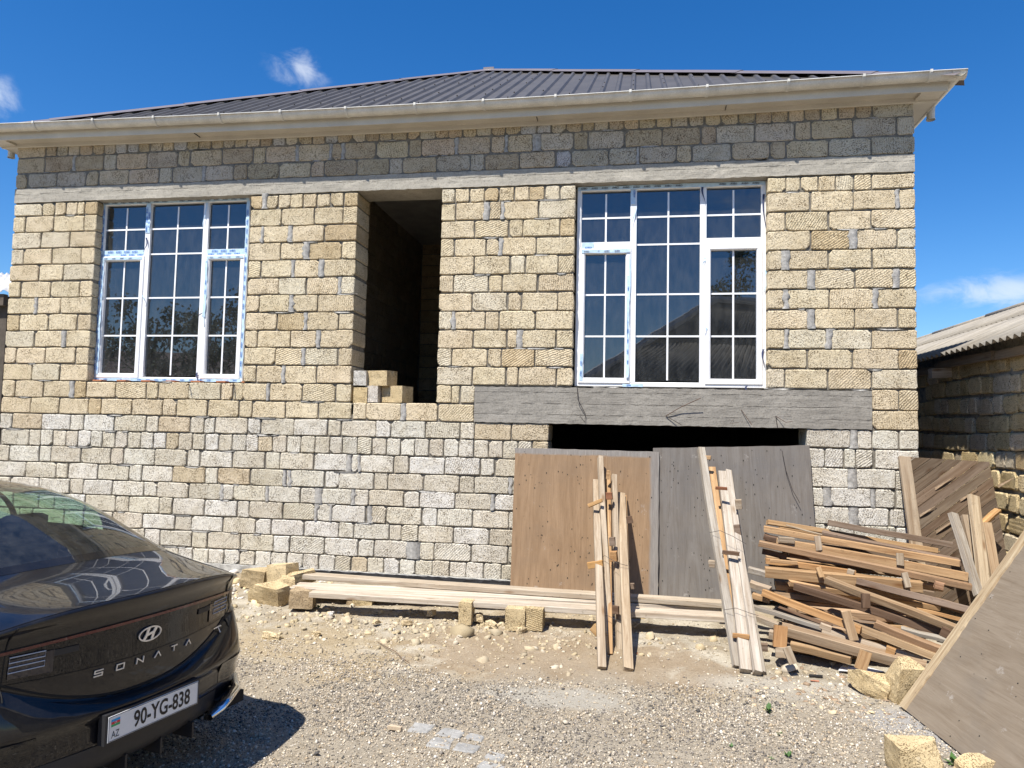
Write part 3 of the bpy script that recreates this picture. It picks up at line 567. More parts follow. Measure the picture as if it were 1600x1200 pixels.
# soffit and fascia, front with its slight sag, right and left returns
sf = MB(); fa = MB(); n = 24
def strip(mb, pts_of, xs):
    v = []; k = None
    for x in xs:
        p = pts_of(x); k = len(p); v += p
    mb.add(v, [(i*k+j, i*k+j+1, (i+1)*k+j+1, (i+1)*k+j) for i in range(len(xs)-1) for j in range(k-1)])
xs = [-0.225+(W_+0.45)*i/n for i in range(n+1)]
ZS = 5.100
strip(sf, lambda x: [(x, 0.02, ZS+0.004+sag(x)), (x, -0.016, ZS+0.0+sag(x)), (x, -0.022, ZS+0.006+sag(x)), (x, -0.024, ZS+0.05+sag(x)), (x, -0.20, ZS+0.045+sag(x)), (x, -0.202, ZS+0.02+sag(x)), (x, -0.222, ZS+0.02+sag(x))], xs)
sfo = sf.build('soffit', M_soffit, house)
s2 = MB()
for sx0, sx1 in ((W_+0.002, W_+0.222), (-0.222, -0.002)): s2.box(sx0, sx1, -0.20, 10.9, ZS+0.02, ZS+0.043)
s2.box(-0.22, W_+0.22, 10.62, 10.9, ZS-0.004, ZS+0.016); s2.build('soffit_board', M_soffit, sfo)
strip(fa, lambda x: [(x, -0.222, ZS+0.02+sag(x)), (x, -0.224, ZS+0.16+sag(x)), (x, -0.18, ZS+0.17+sag(x))], xs); fao = fa.build('fascia', M_soffit, house)
s3 = MB(); s3.box(W_+0.225, W_+0.24, -0.225, 10.9, ZS+0.018, ZS+0.15); s3.build('fascia_board', M_soffit, fao); s3 = MB(); s3.box(-0.24, -0.225, -0.225, 10.9, ZS+0.018, ZS+0.15); s3.build('fascia_board', M_soffit, fao)
sj = MB()
for x in (at(305, 180, 'y', -.15).x, at(838, 190, 'y', -.15).x, at(1135, 180, 'y', -.15).x): sj.box(x-.002, x+.002, -0.198, -0.03, ZS+.036+sag(x), ZS+.046+sag(x))
sj.build('soffit_joint', M_gap, sfo)
# half-round gutter
def gutter_ring(n=9, r=0.070):
    pr = [(math.cos(math.pi+math.pi*k/(n-1))*r, math.sin(math.pi+math.pi*k/(n-1))*r) for k in range(n)]
    inn = [(math.cos(2*math.pi-math.pi*k/(n-1))*(r-.004), math.sin(2*math.pi-math.pi*k/(n-1))*(r-.004)) for k in range(n)]
    lip = [(-r-.006, .004), (-r-.006, -.006)]     # rolled front lip
    return lip+pr+inn+[(-r+.004, .008), (-r, .010)]
ZG = 5.262
gm = MB(); gr_ = gutter_ring(); xs = [-0.368+(W_+0.736)*i/30 for i in range(31)]
strip(gm, lambda x: [(x, -0.292+a, ZG+h+sag(x)) for a, h in gr_+gr_[:1]], xs)
for x, i0 in ((xs[0], 0), (xs[-1], 0)): gm.add([(x, -0.292+a, ZG+h+sag(x)) for a, h in gr_[2:11]], [tuple(range(9))])
gut = gm.build('gutter', M_gutter, house, True)
for sx in (1, -1):
    g2 = MB(); X0 = W_+0.292 if sx > 0 else -0.292
    strip(g2, lambda y: [(X0-sx*a, y, ZG+h) for a, h in gr_+gr_[:1]], [-0.366, 1, 3, 5, 7, 9, 11.2]); so_ = g2.build('side_gutter', M_gutter, gut, True)
    og = MB(); yo = 0.35 if sx > 0 else 0.2
    og.tube([(X0, yo, ZG-.04), (X0, yo, ZG-.10), (X0, yo, ZG-.19)], [0.05, 0.042, 0.04], 12, cap=False); og.tube([(X0, yo, ZG-.185), (X0, yo, ZG-.2)], [0.045, 0.045], 12, cap=False)
    og.build('gutter_outlet', M_gutter, so_, True)
bx_ = [at(p, q, 'y', -0.36).x for p, q in ((52, 195), (145, 190), (240, 185), (342, 181), (438, 176), (540, 170), (648, 166), (755, 160), (868, 153), (985, 147), (1105, 140), (1232, 132), (1350, 125), (1455, 118))]
b0m = MB(); k = 12; rb = 0.081
v = [(sx_, math.cos(math.pi+math.pi*i/(k-1))*rb, math.sin(math.pi+math.pi*i/(k-1))*rb+.004) for sx_ in (-.015, .015) for i in range(k)]
v += [(sx_, math.cos(math.pi+math.pi*i/(k-1))*(rb-.006), math.sin(math.pi+math.pi*i/(k-1))*(rb-.006)+.004) for sx_ in (-.015, .015) for i in range(k)]
fs = [(i, i+1, k+i+1, k+i) for i in range(k-1)]+[(i, 2*k+i, 2*k+i+1, i+1) for i in range(k-1)]+[(k+i, k+i+1, 3*k+i+1, 3*k+i) for i in range(k-1)]
b0m.add(v, fs); b0m.box(-.012, .012, -rb-.006, -rb+.004, -.012, .016)
bme = b0m.mesh('bracket'); bme.materials.append(M_gutter)
for x in bx_: o = bpy.data.objects.new('bracket', bme); COL.objects.link(o); o.parent = gut; o.location = (x, -0.292, ZG+sag(x))
# ------------------------------------------------------------------ windows
cube_me = {}
def cube_piece(name, m, x0, x1, y0, y1, z0, z1, parent):
    if m.name not in cube_me:
        q = MB(); q.box(0, 1, 0, 1, 0, 1); me = q.mesh('piece'); me.materials.append(m); cube_me[m.name] = me
    o = bpy.data.objects.new(name, cube_me[m.name]); COL.objects.link(o); o.parent = parent; o.location = (x0, y0, z0); o.scale = (x1-x0, y1-y0, z1-z0); return o
def bev_frame(mb, x0, x1, z0, z1, wd, yf, yb, ch=0.006):
    """picture-frame of four chamfered profiles"""
    def ring(i, y): return [(x0+i, y, z0+i), (x1-i, y, z0+i), (x1-i, y, z1-i), (x0+i, y, z1-i)]
    R4 = ring(0, yb)+ring(0, yf+ch)+ring(ch, yf)+ring(wd-ch*2, yf)+ring(wd, yf+ch*2.2)+ring(wd, yb)
    mb.add(R4, [(4*k+j, 4*k+(j+1) % 4, 4*k+4+(j+1) % 4, 4*k+4+j) for k in range(5) for j in range(4)])
def film_strip(parent, x0, x1, z0, z1, y, vertical, dark=False, loose=0.0, seed=0):
    rd = random.Random(seed); mb = MB(); L_ = (z1-z0) if vertical else (x1-x0); n = max(2, int(L_/0.05)); v = []
    for i in range(n+1):
        t = i/n; wob = rd.uniform(-.003, .003); yy = y-rd.uniform(0, 0.004)-loose*max(0, math.sin(t*9+seed))*0.02
        if vertical: z = z0+L_*t; v += [(x0+wob, yy, z), (x1+wob+rd.uniform(-.004, .004), yy-rd.uniform(0, .003), z)]
        else: x = x0+L_*t; v += [(x, yy, z0+wob), (x, yy-rd.uniform(0, .003), z1+rd.uniform(-.004, .004))]
    if vertical: mb.add(v, [(2*i, 2*i+1, 2*i+3, 2*i+2) for i in range(n)])
    else: mb.add(v, [(2*i, 2*i+2, 2*i+3, 2*i+1) for i in range(n)])
    wd = (x1-x0) if vertical else (z1-z0); sz = min(0.024, wd*0.5); pos = 0.05+rd.uniform(0, .03); rows_ = 2 if wd > 0.045 else 1
    for r in range(rows_):
        p = pos+r*0.05
        while p < L_-0.05:
            tv, tf = text_geo('AVEO', sz, 0.95, 0.03); cr = (r+0.5)/rows_*wd
            if rd.random() < 0.93:
                if vertical: mb.add([(x0+cr-b_, y-0.0085, z0+p+a) for a, b_ in tv], [q for q in tf], 1)
                else: mb.add([(x0+p+a, y-0.0085, z0+cr+b_) for a, b_ in tv], [q for q in tf], 1)
            p += 0.115+rd.uniform(-.004, .004)
    o = mb.build('protective_film', [M_film, M_filmdark if dark else M_filmtext], parent); return o
def tatter(parent, x, z, y, n, seed):
    """torn curled scrap of dark film"""
    rd = random.Random(seed); mb = MB(); v = []; L_ = n
    for i in range(6):
        t = i/5; v += [(x+0.018*math.sin(t*4+seed)-.009*(1-t), y-.01-.02*t, z-L_*t), (x+0.018*math.sin(t*4+seed)+.012*(1-t)+.002, y-.012-.03*t*rd.random(), z-L_*t)]
    mb.add(v, [(2*i, 2*i+1, 2*i+3, 2*i+2) for i in range(5)]); mb.build('film_scrap', [M_film if seed % 2 else M_filmdark], parent)
def make_window(xs, zs, side_left_z, side_right_z, yf, opening, filmspec, lab, gapm=True):
    """xs: outer left, glassL0, barL, glassL1, glassC0, barC, glassC1, glassR0, barR, glassR1, outer right
       zs: bottom, glass bottom, bars..., glass top, top ; side_*_z: transom low, high, sash rail"""
    X = xs; zb, gb, bars, gt, zt = zs
    fr = MB(); bev_frame(fr, X[0], X[10], zb, zt, X[0]*0+0.052, yf, yf+0.07)
    m1, m2 = (X[3]+X[4])/2, (X[6]+X[7])/2; hw = 0.034
    for m_ in (m1, m2): fr.box(m_-hw, m_+hw, yf+.002, yf+.068, zb+.05, zt-.05)
    for (a, b_), sz in (((X[0]+.05, m1-hw), side_left_z), ((m2+hw, X[10]-.05), side_right_z)): fr.box(a, b_, yf+.004, yf+.066, sz[0], sz[1])
    win = tag(fr.build('window', M_pvc, house), lab); yg = yf+0.035
    def pane(x0, x1, z0, z1): cube_piece('pane', M_glass, x0, x1, yg, yg+.006, z0, z1, win)
    def bar_v(x, z0, z1): cube_piece('glazing_bar', M_pvc, x-.0095, x+.0095, yg-.006, yg-.0008, z0, z1, win)
    def bar_h(x0, x1, z): cube_piece('glazing_bar', M_pvc, x0, x1, yg-.007, yg-.001, z-.0095, z+.0095, win)
    # centre light
    pane(m1+hw, m2-hw, gb-.01, gt+.01); bar_v(X[5], gb, gt)
    for z in bars: bar_h(m1+hw, m2-hw, z)
    for (a, b_, xb_, sz) in ((X[0]+.052, m1-hw, X[2], side_left_z), (m2+hw, X[10]-.052, X[8], side_right_z)):
        pane(a, b_, sz[1]-.002, gt+.01); bar_v((a+b_)/2, sz[1], gt); bar_h(a, b_, bars[0])
        s = MB(); bev_frame(s, a-.012, b_+.012, zb+.035, sz[0]+.012, 0.060, yf-.012, yf+.05); so_ = s.build('sash', M_pvc, win)
        pane(a+.04, b_-.04, zb+.085, sz[0]-.04); bar_v((a+b_)/2, zb+.09, sz[0]-.046)
        for z in bars[2:]: bar_h(a+.046, b_-.046, z)
        hn = MB(); hn.box(0, .02, -.03, 0, 0, .1); hn.box(0, .02, -.045, -.025, -.02, .09)
    for k, fsx in enumerate(filmspec):
        film_strip(win, *fsx[:4], yf+fsx[4], fsx[5], fsx[6], fsx[7], k+3)
    # near-black strips round the frame: shade of the gap put into the colour
    g_ = MB(); x0, x1, z0, z1 = opening
    g_.box(x0-.02, X[0]+.004, yf+.03, yf+.06, z0-.02, z1+.02); g_.box(X[10]-.004, x1+.02, yf+.03, yf+.06, z0-.02, z1+.02); g_.box(X[0]+.004, X[10]-.004, yf+.03, yf+.06, z0-.02, zb+.004); g_.box(X[0]+.004, X[10]-.004, yf+.03, yf+.06, zt-.004, z1+.02)
    g_.build('frame_gap_shade', M_gap, win)
    return win, m1, m2
YW = 0.12
gx = lambda px, py: at(px, py, 'y', YW).x
gzz = lambda px, py: at(px, py, 'y', YW).z
x1l = [gx(p, 480) for p in (150.5, 167, 194, 217, 232, 269, 305.5, 325, 350.5, 376, 384)]
z1 = (gzz(265, 596), gzz(265, 586), [gzz(277, 356), gzz(275, 395.5), gzz(272, 464.5), gzz(268, 524)], gzz(277, 322), gzz(277, 311))
sl1 = (gzz(195, 402), gzz(195, 391)); sr1 = (gzz(350, 400), gzz(350, 389))
X = x1l; zt1, zb1 = z1[4], z1[0]; m1 = (X[3]+X[4])/2; m2 = (X[6]+X[7])/2
film1 = [(X[0]+.003, X[0]+.05, zb1+.05, zt1-.05, -.001, True, False, 0), (X[0]+.056, X[0]+.088, zb1+.08, sl1[0]-.03, -.014, True, False, .4),
         (X[0]+.02, X[10]-.02, zt1-.048, zt1-.004, -.001, False, True, 0), (X[0]+.02, X[10]-.02, zb1+.002, zb1+.036, -.0015, False, False, .3),
         (X[10]-.047, X[10]-.006, zb1+.05, zt1-.05, -.001, True, False, 0), (X[0]+.055, m1-.036, sl1[0]+.004, sl1[1]-.003, .002, False, False, 0),
         (X[0]+.055, m1-.05, sl1[0]-.034, sl1[0]-.004, -.014, False, True, .2), (m2+.036, X[10]-.055, sr1[0]+.004, sr1[1]-.003, .002, False, False, 0),
         (m2+.05, X[10]-.055, sr1[0]-.034, sr1[0]-.004, -.014, False, True, .2), (m1-.03, m1+.03, zt1-.42, zt1-.05, 0, True, False, .3),
         (m2+.03, m2+.065, sr1[0]-.75, sr1[0]-.03, -.014, True, False, .5)]
win1, a1, b1 = make_window(x1l, z1, sl1, sr1, YW, (1.187, 3.26, 2.13, 4.38), film1, 'left window with protective film printed blue still on most of its frame')
for i, (x, z, l) in enumerate(((a1-.01, zt1-.48, .18), (b1-.01, zt1-.06, .32), (b1, 2.98, .05), (b1+.05, 3.3, .5), (b1, 2.25, .14), (a1, 3.2, .07))): tatter(win1, x, z, YW, l, i)
x2l = [gx(p, 470) for p in (899.5, 915.4, 946.5, 979, 998, 1043.5, 1088.7, 1108, 1141.7, 1178, 1197.5)]
z2 = (gzz(1043, 605), gzz(1043, 594), [gzz(1046, 337), gzz(1045, 380.5), gzz(1043, 459), gzz(1043, 525)], gzz(1046, 299), gzz(1046, 287.5))
sl2 = (gzz(950, 390), gzz(950, 378)); sr2 = (gzz(1145, 383.5), gzz(1145, 371))
X = x2l; zt2, zb2 = z2[4], z2[0]; m1 = (X[3]+X[4])/2; m2 = (X[6]+X[7])/2
film2 = [(X[0]+.01, X[10]-.01, zt2-.046, zt2-.002, -.001, False, True, 0), (X[0]+.055, X[0]+.09, zb2+.06, zb2+.36, -.014, True, False, .3), (X[0]+.06, X[3]+.03, sl2[0]-.04, sl2[0]-.004, -.014, False, True, .4),
         (X[0]+.06, X[0]+.19, sl2[0]+.004, sl2[1]-.004, .002, False, False, .2), (m1-.03, m1+.02, zt2-.22, zt2-.05, 0, True, False, .5), (m1-.062, m1-.033, zb2+.1, sl2[0]-.3, -.014, True, False, .6), (m1-.10, m1+.12, zb2+.0, zb2+.03, -.002, False, False, .4)]
win2, a2, b2 = make_window(x2l, z2, sl2, sr2, YW, (7.14, 9.185, 2.11, 4.38), film2, 'right window with mostly bare white frame above the concrete lintel')
for i, (x, z, l) in enumerate(((a2, zt2-.25, .22), (b2, zt2-.05, .2), (b2, 3.55, .1), (X[10]-.02, zt2-.15, .45), (X[10]-.02, 3.4, .3), (X[10]-.03, 2.55, .2), (a2-.05, sl2[0]-.05, .9), (X[10]-.2, 2.16, .07), (b2+.02, 2.8, .07))): tatter(win2, x, z, YW, l, i*3+1)
# sills under the left window: mortar bed with brick chips, and two iron rods that stick out
sb = MB()
for x in [1.25+.33*i for i in range(7)]: sb.box(x, x+.12, .02, .12, 2.128, 2.128+.018)
sb.build('brick_chip', simple('red_brick', (0.42, 0.17, 0.08), 0.9, 0.3, 20, 0.5), house)
for px, py, dx in ((293, 601, .02), (366, 602, -.02)):
    p = at(px, py, 'y', -.02); q = MB(); q.tube([(p.x, .05, p.z+.005), (p.x+dx, -.055, p.z), (p.x+dx*1.2, -.075, p.z-.012)], .006, 6); q.build('iron_rod', M_rebar, house)
for pts in ([(1105, 605), (1106, 622), (1140, 690)],):
    pass
def wire3(pxs, ys, r=.0035, name='tie_wire', parent=None, m=None):
    q = MB(); q.tube([at(x, y, 'y', yy) for (x, y), yy in zip(pxs, ys)], r, 5); return q.build(name, m or M_wire, parent)
wire3([(902, 606), (903, 624), (915, 648), (914, 660)], [-.02, -.05, -.03, -.03], .004, parent=lintel)
wire3([(914, 660), (906, 650)], [-.03, -.06], .003, parent=lintel)
wire3([(1040, 650), (1064, 636), (1095, 622)], [-.02, -.05, -.09], .004, parent=lintel, m=M_rebar)
wire3([(1041, 650), (1065, 664)], [-.02, -.05], .004, parent=lintel)
wire3([(1212, 650), (1228, 660), (1238, 658)], [-.02, -.06, -.05], .003, parent=lintel, m=M_rebar)
wire3([(1212, 650), (1215, 668)], [-.03, -.03], .004, parent=lintel)
wire3([(1158, 640), (1175, 664)], [-.02, -.05], .003, parent=lintel, m=M_rebar)
wire3([(1146, 655), (1140, 662), (1155, 660)], [-.02, -.04, -.05], .002, parent=lintel, m=M_rebar)
# =================================================================== PLYWOOD OVER THE GARAGE OPENING
def board_from(name, bl, br, tl, th, m, label, cat, col, holes=120):
    """sheet of real thickness; local X along its width, Z up the sheet, Y into the wall"""
    bl, br, tl = Vector(bl), Vector(br), Vector(tl)
    X_ = (br-bl); wd = X_.length; X_.normalize(); Z_ = tl-bl; Z_ -= X_*Z_.dot(X_); ht = Z_.length; Z_.normalize(); Y_ = Z_.cross(X_)
    mb = MB(); n, k = 14, 12; v = []
    for face in (0, 1):
        for j in range(k+1):
            for i in range(n+1):
                x = wd*i/n; z = ht*j/k
                if i in (0, n): x += rng.uniform(-.003, .003)
                if j in (0, k): z += rng.uniform(-.003, .003)
                v.append((x, th*face+0.006*mnoise.noise(Vector((x*1.5+bl.x, 2, z*1.5))), z))
    f = []; S = (n+1)*(k+1)
    for j in range(k):
        for i in range(n): a = j*(n+1)+i; f.append((a, a+1, a+n+2, a+n+1)); f.append((S+a, S+a+n+1, S+a+n+2, S+a+1))
    for i in range(n): f.append((i, S+i, S+i+1, i+1)); a = k*(n+1)+i; f.append((a, a+1, S+a+1, S+a))
    for j in range(k): a = j*(n+1); f.append((a, a+n+1, S+a+n+1, S+a)); a += n; f.append((a, S+a, S+a+n+1, a+n+1))
    mb.add(v, f)
    for _ in range(holes):   # nail heads and holes
        x, z = rng.uniform(.03, wd-.03), rng.uniform(.03, ht-.03); s = rng.uniform(.0022, .0042)
        yy = 0.006*mnoise.noise(Vector((x*1.5+bl.x, 2, z*1.5))); mb.box(x-s, x+s, yy-.0022, yy+.001, z-s*2.2, z+s*1.6, 1)
    o = mb.build(name, [m, M_gap]); o.matrix_world = Matrix(((X_.x, Y_.x, Z_.x, bl.x), (X_.y, Y_.y, Z_.y, bl.y), (X_.z, Y_.z, Z_.z, bl.z), (0, 0, 0, 1)))
    o.color = col+(1,); tag(o, label, cat); return o, wd, ht
g0 = gz(7, -0.2)
tl1, tr1 = at(815, 700, 'y', -.085), at(1030, 711, 'y', -.07); bl1 = at(797, 922, 'y', -.2); br1 = at(1028, 936, 'y', -.2)
M_ply1 = ply_mat('plywood_warm', ((Vector(tl1)-Vector(bl1)).length-.045, (Vector(br1)-Vector(bl1)).length-.075)); M_ply2 = ply_mat('plywood_grey', None)
pb1, w1_, h1_ = board_from('plywood_sheet', bl1, br1, tl1, .018, M_ply1, 'warm brown plywood sheet leaning over the left half of the garage opening', 'plywood sheet', (0.285, 0.195, 0.118))
tl2, tr2 = at(1031, 700, 'y', -.055), at(1278, 705, 'y', -.055); bl2 = at(1029, 936, 'y', -.16); br2 = at(1281, 940, 'y', -.16)
pb2, w2_, h2_ = board_from('plywood_sheet', bl2, br2, tl2, .018, M_ply2, 'grey weathered plywood sheet leaning over the right half of the garage opening', 'plywood sheet', (0.18, 0.169, 0.156))
wire3([(1222, 704), (1228, 735), (1238, 765), (1250, 786)], [-.09, -.10, -.12, -.14], .003, parent=None).name = 'bent_wire'
tag(bpy.data.objects['bent_wire'], 'thin dark bent wire hanging over the face of the grey plywood', 'wire')
# =================================================================== TIMBER
def timber(name, p0, p1, a, b_, col, roll=0.0, parent=None, m=None, wig=0.004):
    """batten from p0 to p1 (world), section a (across) x b_ (up)"""
    p0, p1 = Vector(p0), Vector(p1); d = p1-p0; L_ = d.length; d.normalize()
    side = Vector((0, 0, 1)).cross(d)
    if side.length < 0.1: side = Vector((0, 1, 0)).cross(d)
    if abs(d.z) > 0.8: side = Vector((-1, 0, 0)); side -= d*side.dot(d)
    side.normalize(); up = d.cross(side); c, s = math.cos(roll), math.sin(roll); side, up = side*c+up*s, up*c-side*s
    n = 3; v = []
    for i in range(n+1):
        x = L_*i/n; wx, wz = rng.uniform(-wig, wig), rng.uniform(-wig, wig)
        e = 0.003
        for (yy, zz) in ((-a/2+e, -b_/2), (a/2-e, -b_/2), (a/2, -b_/2+e), (a/2, b_/2-e), (a/2-e, b_/2), (-a/2+e, b_/2), (-a/2, b_/2-e), (-a/2, -b_/2+e)):
            v.append((x+(rng.uniform(-.006, .006) if i in (0, n) else 0), yy+wx, zz+wz))
    f = [(8*i+j, 8*i+(j+1) % 8, 8*i+8+(j+1) % 8, 8*i+8+j) for i in range(n) for j in range(8)]+[tuple(range(8))[::-1], tuple(8*n+j for j in range(8))]
    me = bpy.data.meshes.new(name); me.from_pydata(v, [], [q[::-1] for q in f]); me.update(); me.flip_normals()
    o = link(name, me, None, m or M_timber)
    Mx = Matrix(((d.x, side.x, up.x, p0.x), (d.y, side.y, up.y, p0.y), (d.z, side.z, up.z, p0.z), (0, 0, 0, 1)))
    if parent:
        o.parent = parent; o.matrix_local = parent.matrix_world.inverted() @ Mx if parent.type != 'EMPTY' else Matrix.Translation(-parent.location) @ Mx
    else: o.matrix_world = Mx
    o.color = col+(1,); return o
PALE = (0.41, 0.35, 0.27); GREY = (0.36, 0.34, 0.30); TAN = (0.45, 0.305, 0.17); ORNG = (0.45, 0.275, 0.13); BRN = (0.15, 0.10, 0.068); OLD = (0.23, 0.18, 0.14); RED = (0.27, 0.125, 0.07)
def bundle(name, label, poles, cross, wires):
    f0 = at(*poles[0][1], 'z', -.19); root = tag(empty(name, (f0.x, f0.y, -.2)), label, 'timber bundle')
    for (tp, ft, yt, a, b_, col, roll) in poles:
        p1 = at(tp[0], tp[1], 'y', yt); p0 = at(ft[0], ft[1], 'z', -.185); timber('pole', p0, p1, a, b_, col, roll, root)
    # small crosspieces nailed on, placed along the plane of the leaning poles
    f = at(*poles[0][1], 'z', -.185); tpt = at(*poles[0][0], 'y', poles[0][2])
    up = (tpt-f).normalized(); nrm = Vector((1, 0, 0)).cross(up).normalized()
    if nrm.y > 0: nrm = -nrm
    def onplane(px, py, off):
        d = ray(px, py); o = f+nrm*off; t = (o-CAM).dot(nrm)/d.dot(nrm); return CAM+d*t
    for (px, py, off, ln, a, b_, ang_, col) in cross:
        c = onplane(px, py, off); dr = Vector((math.cos(ang_), -.15, math.sin(ang_))).normalized(); timber('crosspiece', c-dr*ln/2, c+dr*ln/2, a, b_, col, rng.uniform(-.2, .2), root, wig=.001)
    for pts in wires:
        q = MB(); q.tube([onplane(x, y, o_)-root.location for x, y, o_ in pts], .0022, 4); q.build('tie_wire', M_wire, root)
    return root
bundle('pole_bundle', 'left bundle of pale timber poles leaning on the brown plywood', [
    ((938, 715), (952, 1020), -.16, .05, .06, PALE, .25), ((931, 752), (941, 1044), -.22, .065, .05, PALE, .1), ((959, 743), (968, 1018), -.24, .05, .05, PALE, .3),
    ((971, 772), (981, 1047), -.2, .075, .05, (0.44, 0.365, 0.265), .15), ((951, 737), (954, 1024), -.13, .035, .04, TAN, .2), ((977, 776), (984, 1044), -.15, .035, .05, TAN, .0)],
    [(930, 786, .08, .15, .03, .035, .45, (0.50, .32, .15)), (952, 775, .06, .06, .05, .07, .1, RED), (930, 882, .09, .14, .05, .055, .25, (0.50, .30, .12)), (957, 846, .06, .05, .05, .08, .1, OLD), (959, 869, .06, .06, .05, .09, .1, ORNG), (984, 812, -.01, .05, .04, .07, .2, BRN),
     (986, 916, .0, .06, .04, .05, .1, OLD), (962, 953, .06, .05, .05, .07, .0, BRN), (935, 988, .12, .13, .05, .07, -.7, (0.50, .34, .17)), (991, 1027, -.03, .07, .05, .06, .3, RED), (950, 742, .03, .03, .03, .09, .0, TAN)],
    [[(936, 873, .05), (945, 868, .1), (965, 880, .1), (981, 884, .08)], [(934, 963, .07), (950, 962, .11), (970, 972, .1), (984, 985, .08), (998, 974, .02)]])
bundle('pole_bundle', 'right bundle of grey white timber poles leaning on the grey plywood', [
    ((1095, 701), (1152, 1042), -.16, .07, .05, GREY, .2), ((1128, 738), (1166, 1049), -.16, .085, .055, (0.46, 0.43, 0.38), .1), ((1137, 738), (1183, 1052), -.14, .06, .07, (0.46, 0.43, 0.38), .25),
    ((1112, 731), (1150, 1030), -.10, .07, .04, TAN, .0), ((1140, 775), (1191, 1051), -.1, .05, .05, GREY, .3)],
    [(1127, 763, .06, .11, .03, .03, -.05, RED), (1142, 864, .06, .14, .03, .035, -.05, BRN), (1158, 994, .07, .12, .03, .035, .0, ORNG), (1154, 788, .0, .06, .05, .09, .1, PALE), (1112, 881, -.02, .05, .04, .06, .0, PALE), (1193, 1011, .0, .06, .04, .06, .0, OLD), (1105, 715, .0, .07, .03, .04, .0, TAN), (1152, 828, -.03, .05, .03, .1, .1, OLD)],
    [[(1109, 832, .06), (1125, 829, .1), (1145, 838, .1), (1166, 850, .08)], [(1131, 953, .06), (1150, 950, .1), (1172, 958, .1), (1185, 962, .08)]])
# planks lying on blocks
zp = 0.055
def plank(px0, px1, zc, wd, th, yshift, label, col):
    p0 = at(px0[0], px0[1], 'z', zc); p1 = at(px1[0], px1[1], 'z', zc); d = (p1-p0).normalized(); n = Vector((-d.y, d.x, 0)); p0 = p0+n*wd/2; p1 = p1+n*wd/2
    return tag(timber('plank', p0-Vector((0, 0, th/2)), p1-Vector((0, 0, th/2)), wd, th, col, 0, wig=.003), label, 'plank', 'long planks lying along the wall')
plank((483, 926), (1133, 964), .06, .21, .048, 0, 'front plank of those lying along the wall, its near end beside the car', (0.53, 0.485, 0.41))
plank((452, 918), (1128, 950), .028, .26, .04, 0, 'middle plank of those along the wall, sticking out furthest left', (0.56, 0.52, 0.45))
plank((473, 898), (1150, 944), .085, .16, .048, 0, 'rear plank of those lying along the wall, closest to its foot', (0.47, 0.42, 0.34))
# =================================================================== LOOSE LIMESTONE
def lump_mesh(sx, sy, sz, seed, rough=0.12, cutn=0, sub=3, boxy=0.0):
    rd = random.Random(seed); bm = bmesh.new(); bmesh.ops.create_cube(bm, size=1)
    bmesh.ops.subdivide_edges(bm, edges=bm.edges[:], cuts=sub, use_grid_fill=True)
    for v in bm.verts:
        c = v.co.copy(); n = c.normalized()*0.62; v.co = c*boxy+n*(1-boxy)
    planes = [(Vector((rd.uniform(-1, 1), rd.uniform(-1, 1), rd.uniform(-.2, 1))).normalized(), rd.uniform(.28, .42)) for _ in range(cutn)]
    o = Vector((rd.random()*50, rd.random()*50, 0))
    for v in bm.verts:
        for n, d in planes:
            e = v.co.dot(n)-d
            if e > 0: v.co -= n*e
        v.co *= 1+rough*mnoise.noise(v.co*3.1+o)+rough*.5*mnoise.noise(v.co*8+o)
        v.co = Vector((v.co.x*sx, v.co.y*sy, v.co.z*sz))
    me = bpy.data.meshes.new('stone_block'); bm.to_mesh(me); bm.free(); me.materials.append(M_stone_n)
    return me
def stone(px, py, sx, sy, sz, rz, label, seed, boxy=.97, rough=.04, cutn=0, col=(0.60, 0.485, 0.295), tilt=(0, 0), z=None, cat='stone block', name='stone_block', sink=0.0):
    """px,py: foot centre of the block in the photo"""
    p = at(px, py, 'z', -.17 if z is None else z); zz = (gz(p.x, p.y) if z is None else z); p = at(px, py, 'z', zz)
    o = link(name, lump_mesh(sx, sy, sz, seed, rough, cutn, 4, boxy)); o.location = (p.x, p.y+sy*.3, zz+sz/2-sink); o.rotation_euler = (tilt[0], tilt[1], rz)
    o.color = jit(col, .05)+(rng.random(),); tag(o, label, cat); return o
YB = (0.60, 0.485, 0.295)
stone(392, 917, .24, .22, .19, .3, 'tilted yellow limestone block nearest the tail of the car', 1, .93, .06, 1, tilt=(.1, .15))
stone(437, 911, .26, .2, .19, -.25, 'squarish yellow block resting high at the foot of the wall behind the others', 2, .96, .04, tilt=(-.05, -.12), z=-.02)
stone(415, 941, .38, .21, .19, -.35, 'long yellow block with a broken end, frontmost of the heap by the car', 3, .93, .07, 2, tilt=(.1, .08), sink=.02)
stone(440, 932, .2, .18, .17, .5, 'small angular yellow stone wedged in the middle of the heap', 4, .9, .1, 2)
stone(462, 914, .34, .14, .14, .7, 'yellow slab slanting up from the heap to the plank end', 5, .93, .05, 1, tilt=(.2, -.2), z=-.03)
stone(470, 950, .23, .2, .17, .15, 'darker limestone block under the tip of the front plank', 6, .93, .05, 1, col=(0.40, 0.31, 0.20))  # darker base colour than the other blocks of the heap
stone(805, 984, .175, .2, .19, .02, 'left half of the pair of yellow blocks standing before the planks', 7, .98, .03)
stone(833, 984, .175, .2, .19, .0, 'right half of the pair of yellow blocks standing before the planks', 8, .98, .03, tilt=(0, .02))
stone(566, 951, .2, .18, .17, .1, 'block propping up the front plank near its left end, deep in shade', 9, .96, .04, z=-.16)
stone(550, 950, .09, .18, .17, .0, 'narrow upright chunk beside the shaded block that props the plank', 10, .95, .04, z=-.16, col=(0.45, 0.36, 0.24))
stone(727, 975, .12, .16, .2, .0, 'small upright block propping up the middle of the front plank', 11, .95, .05)
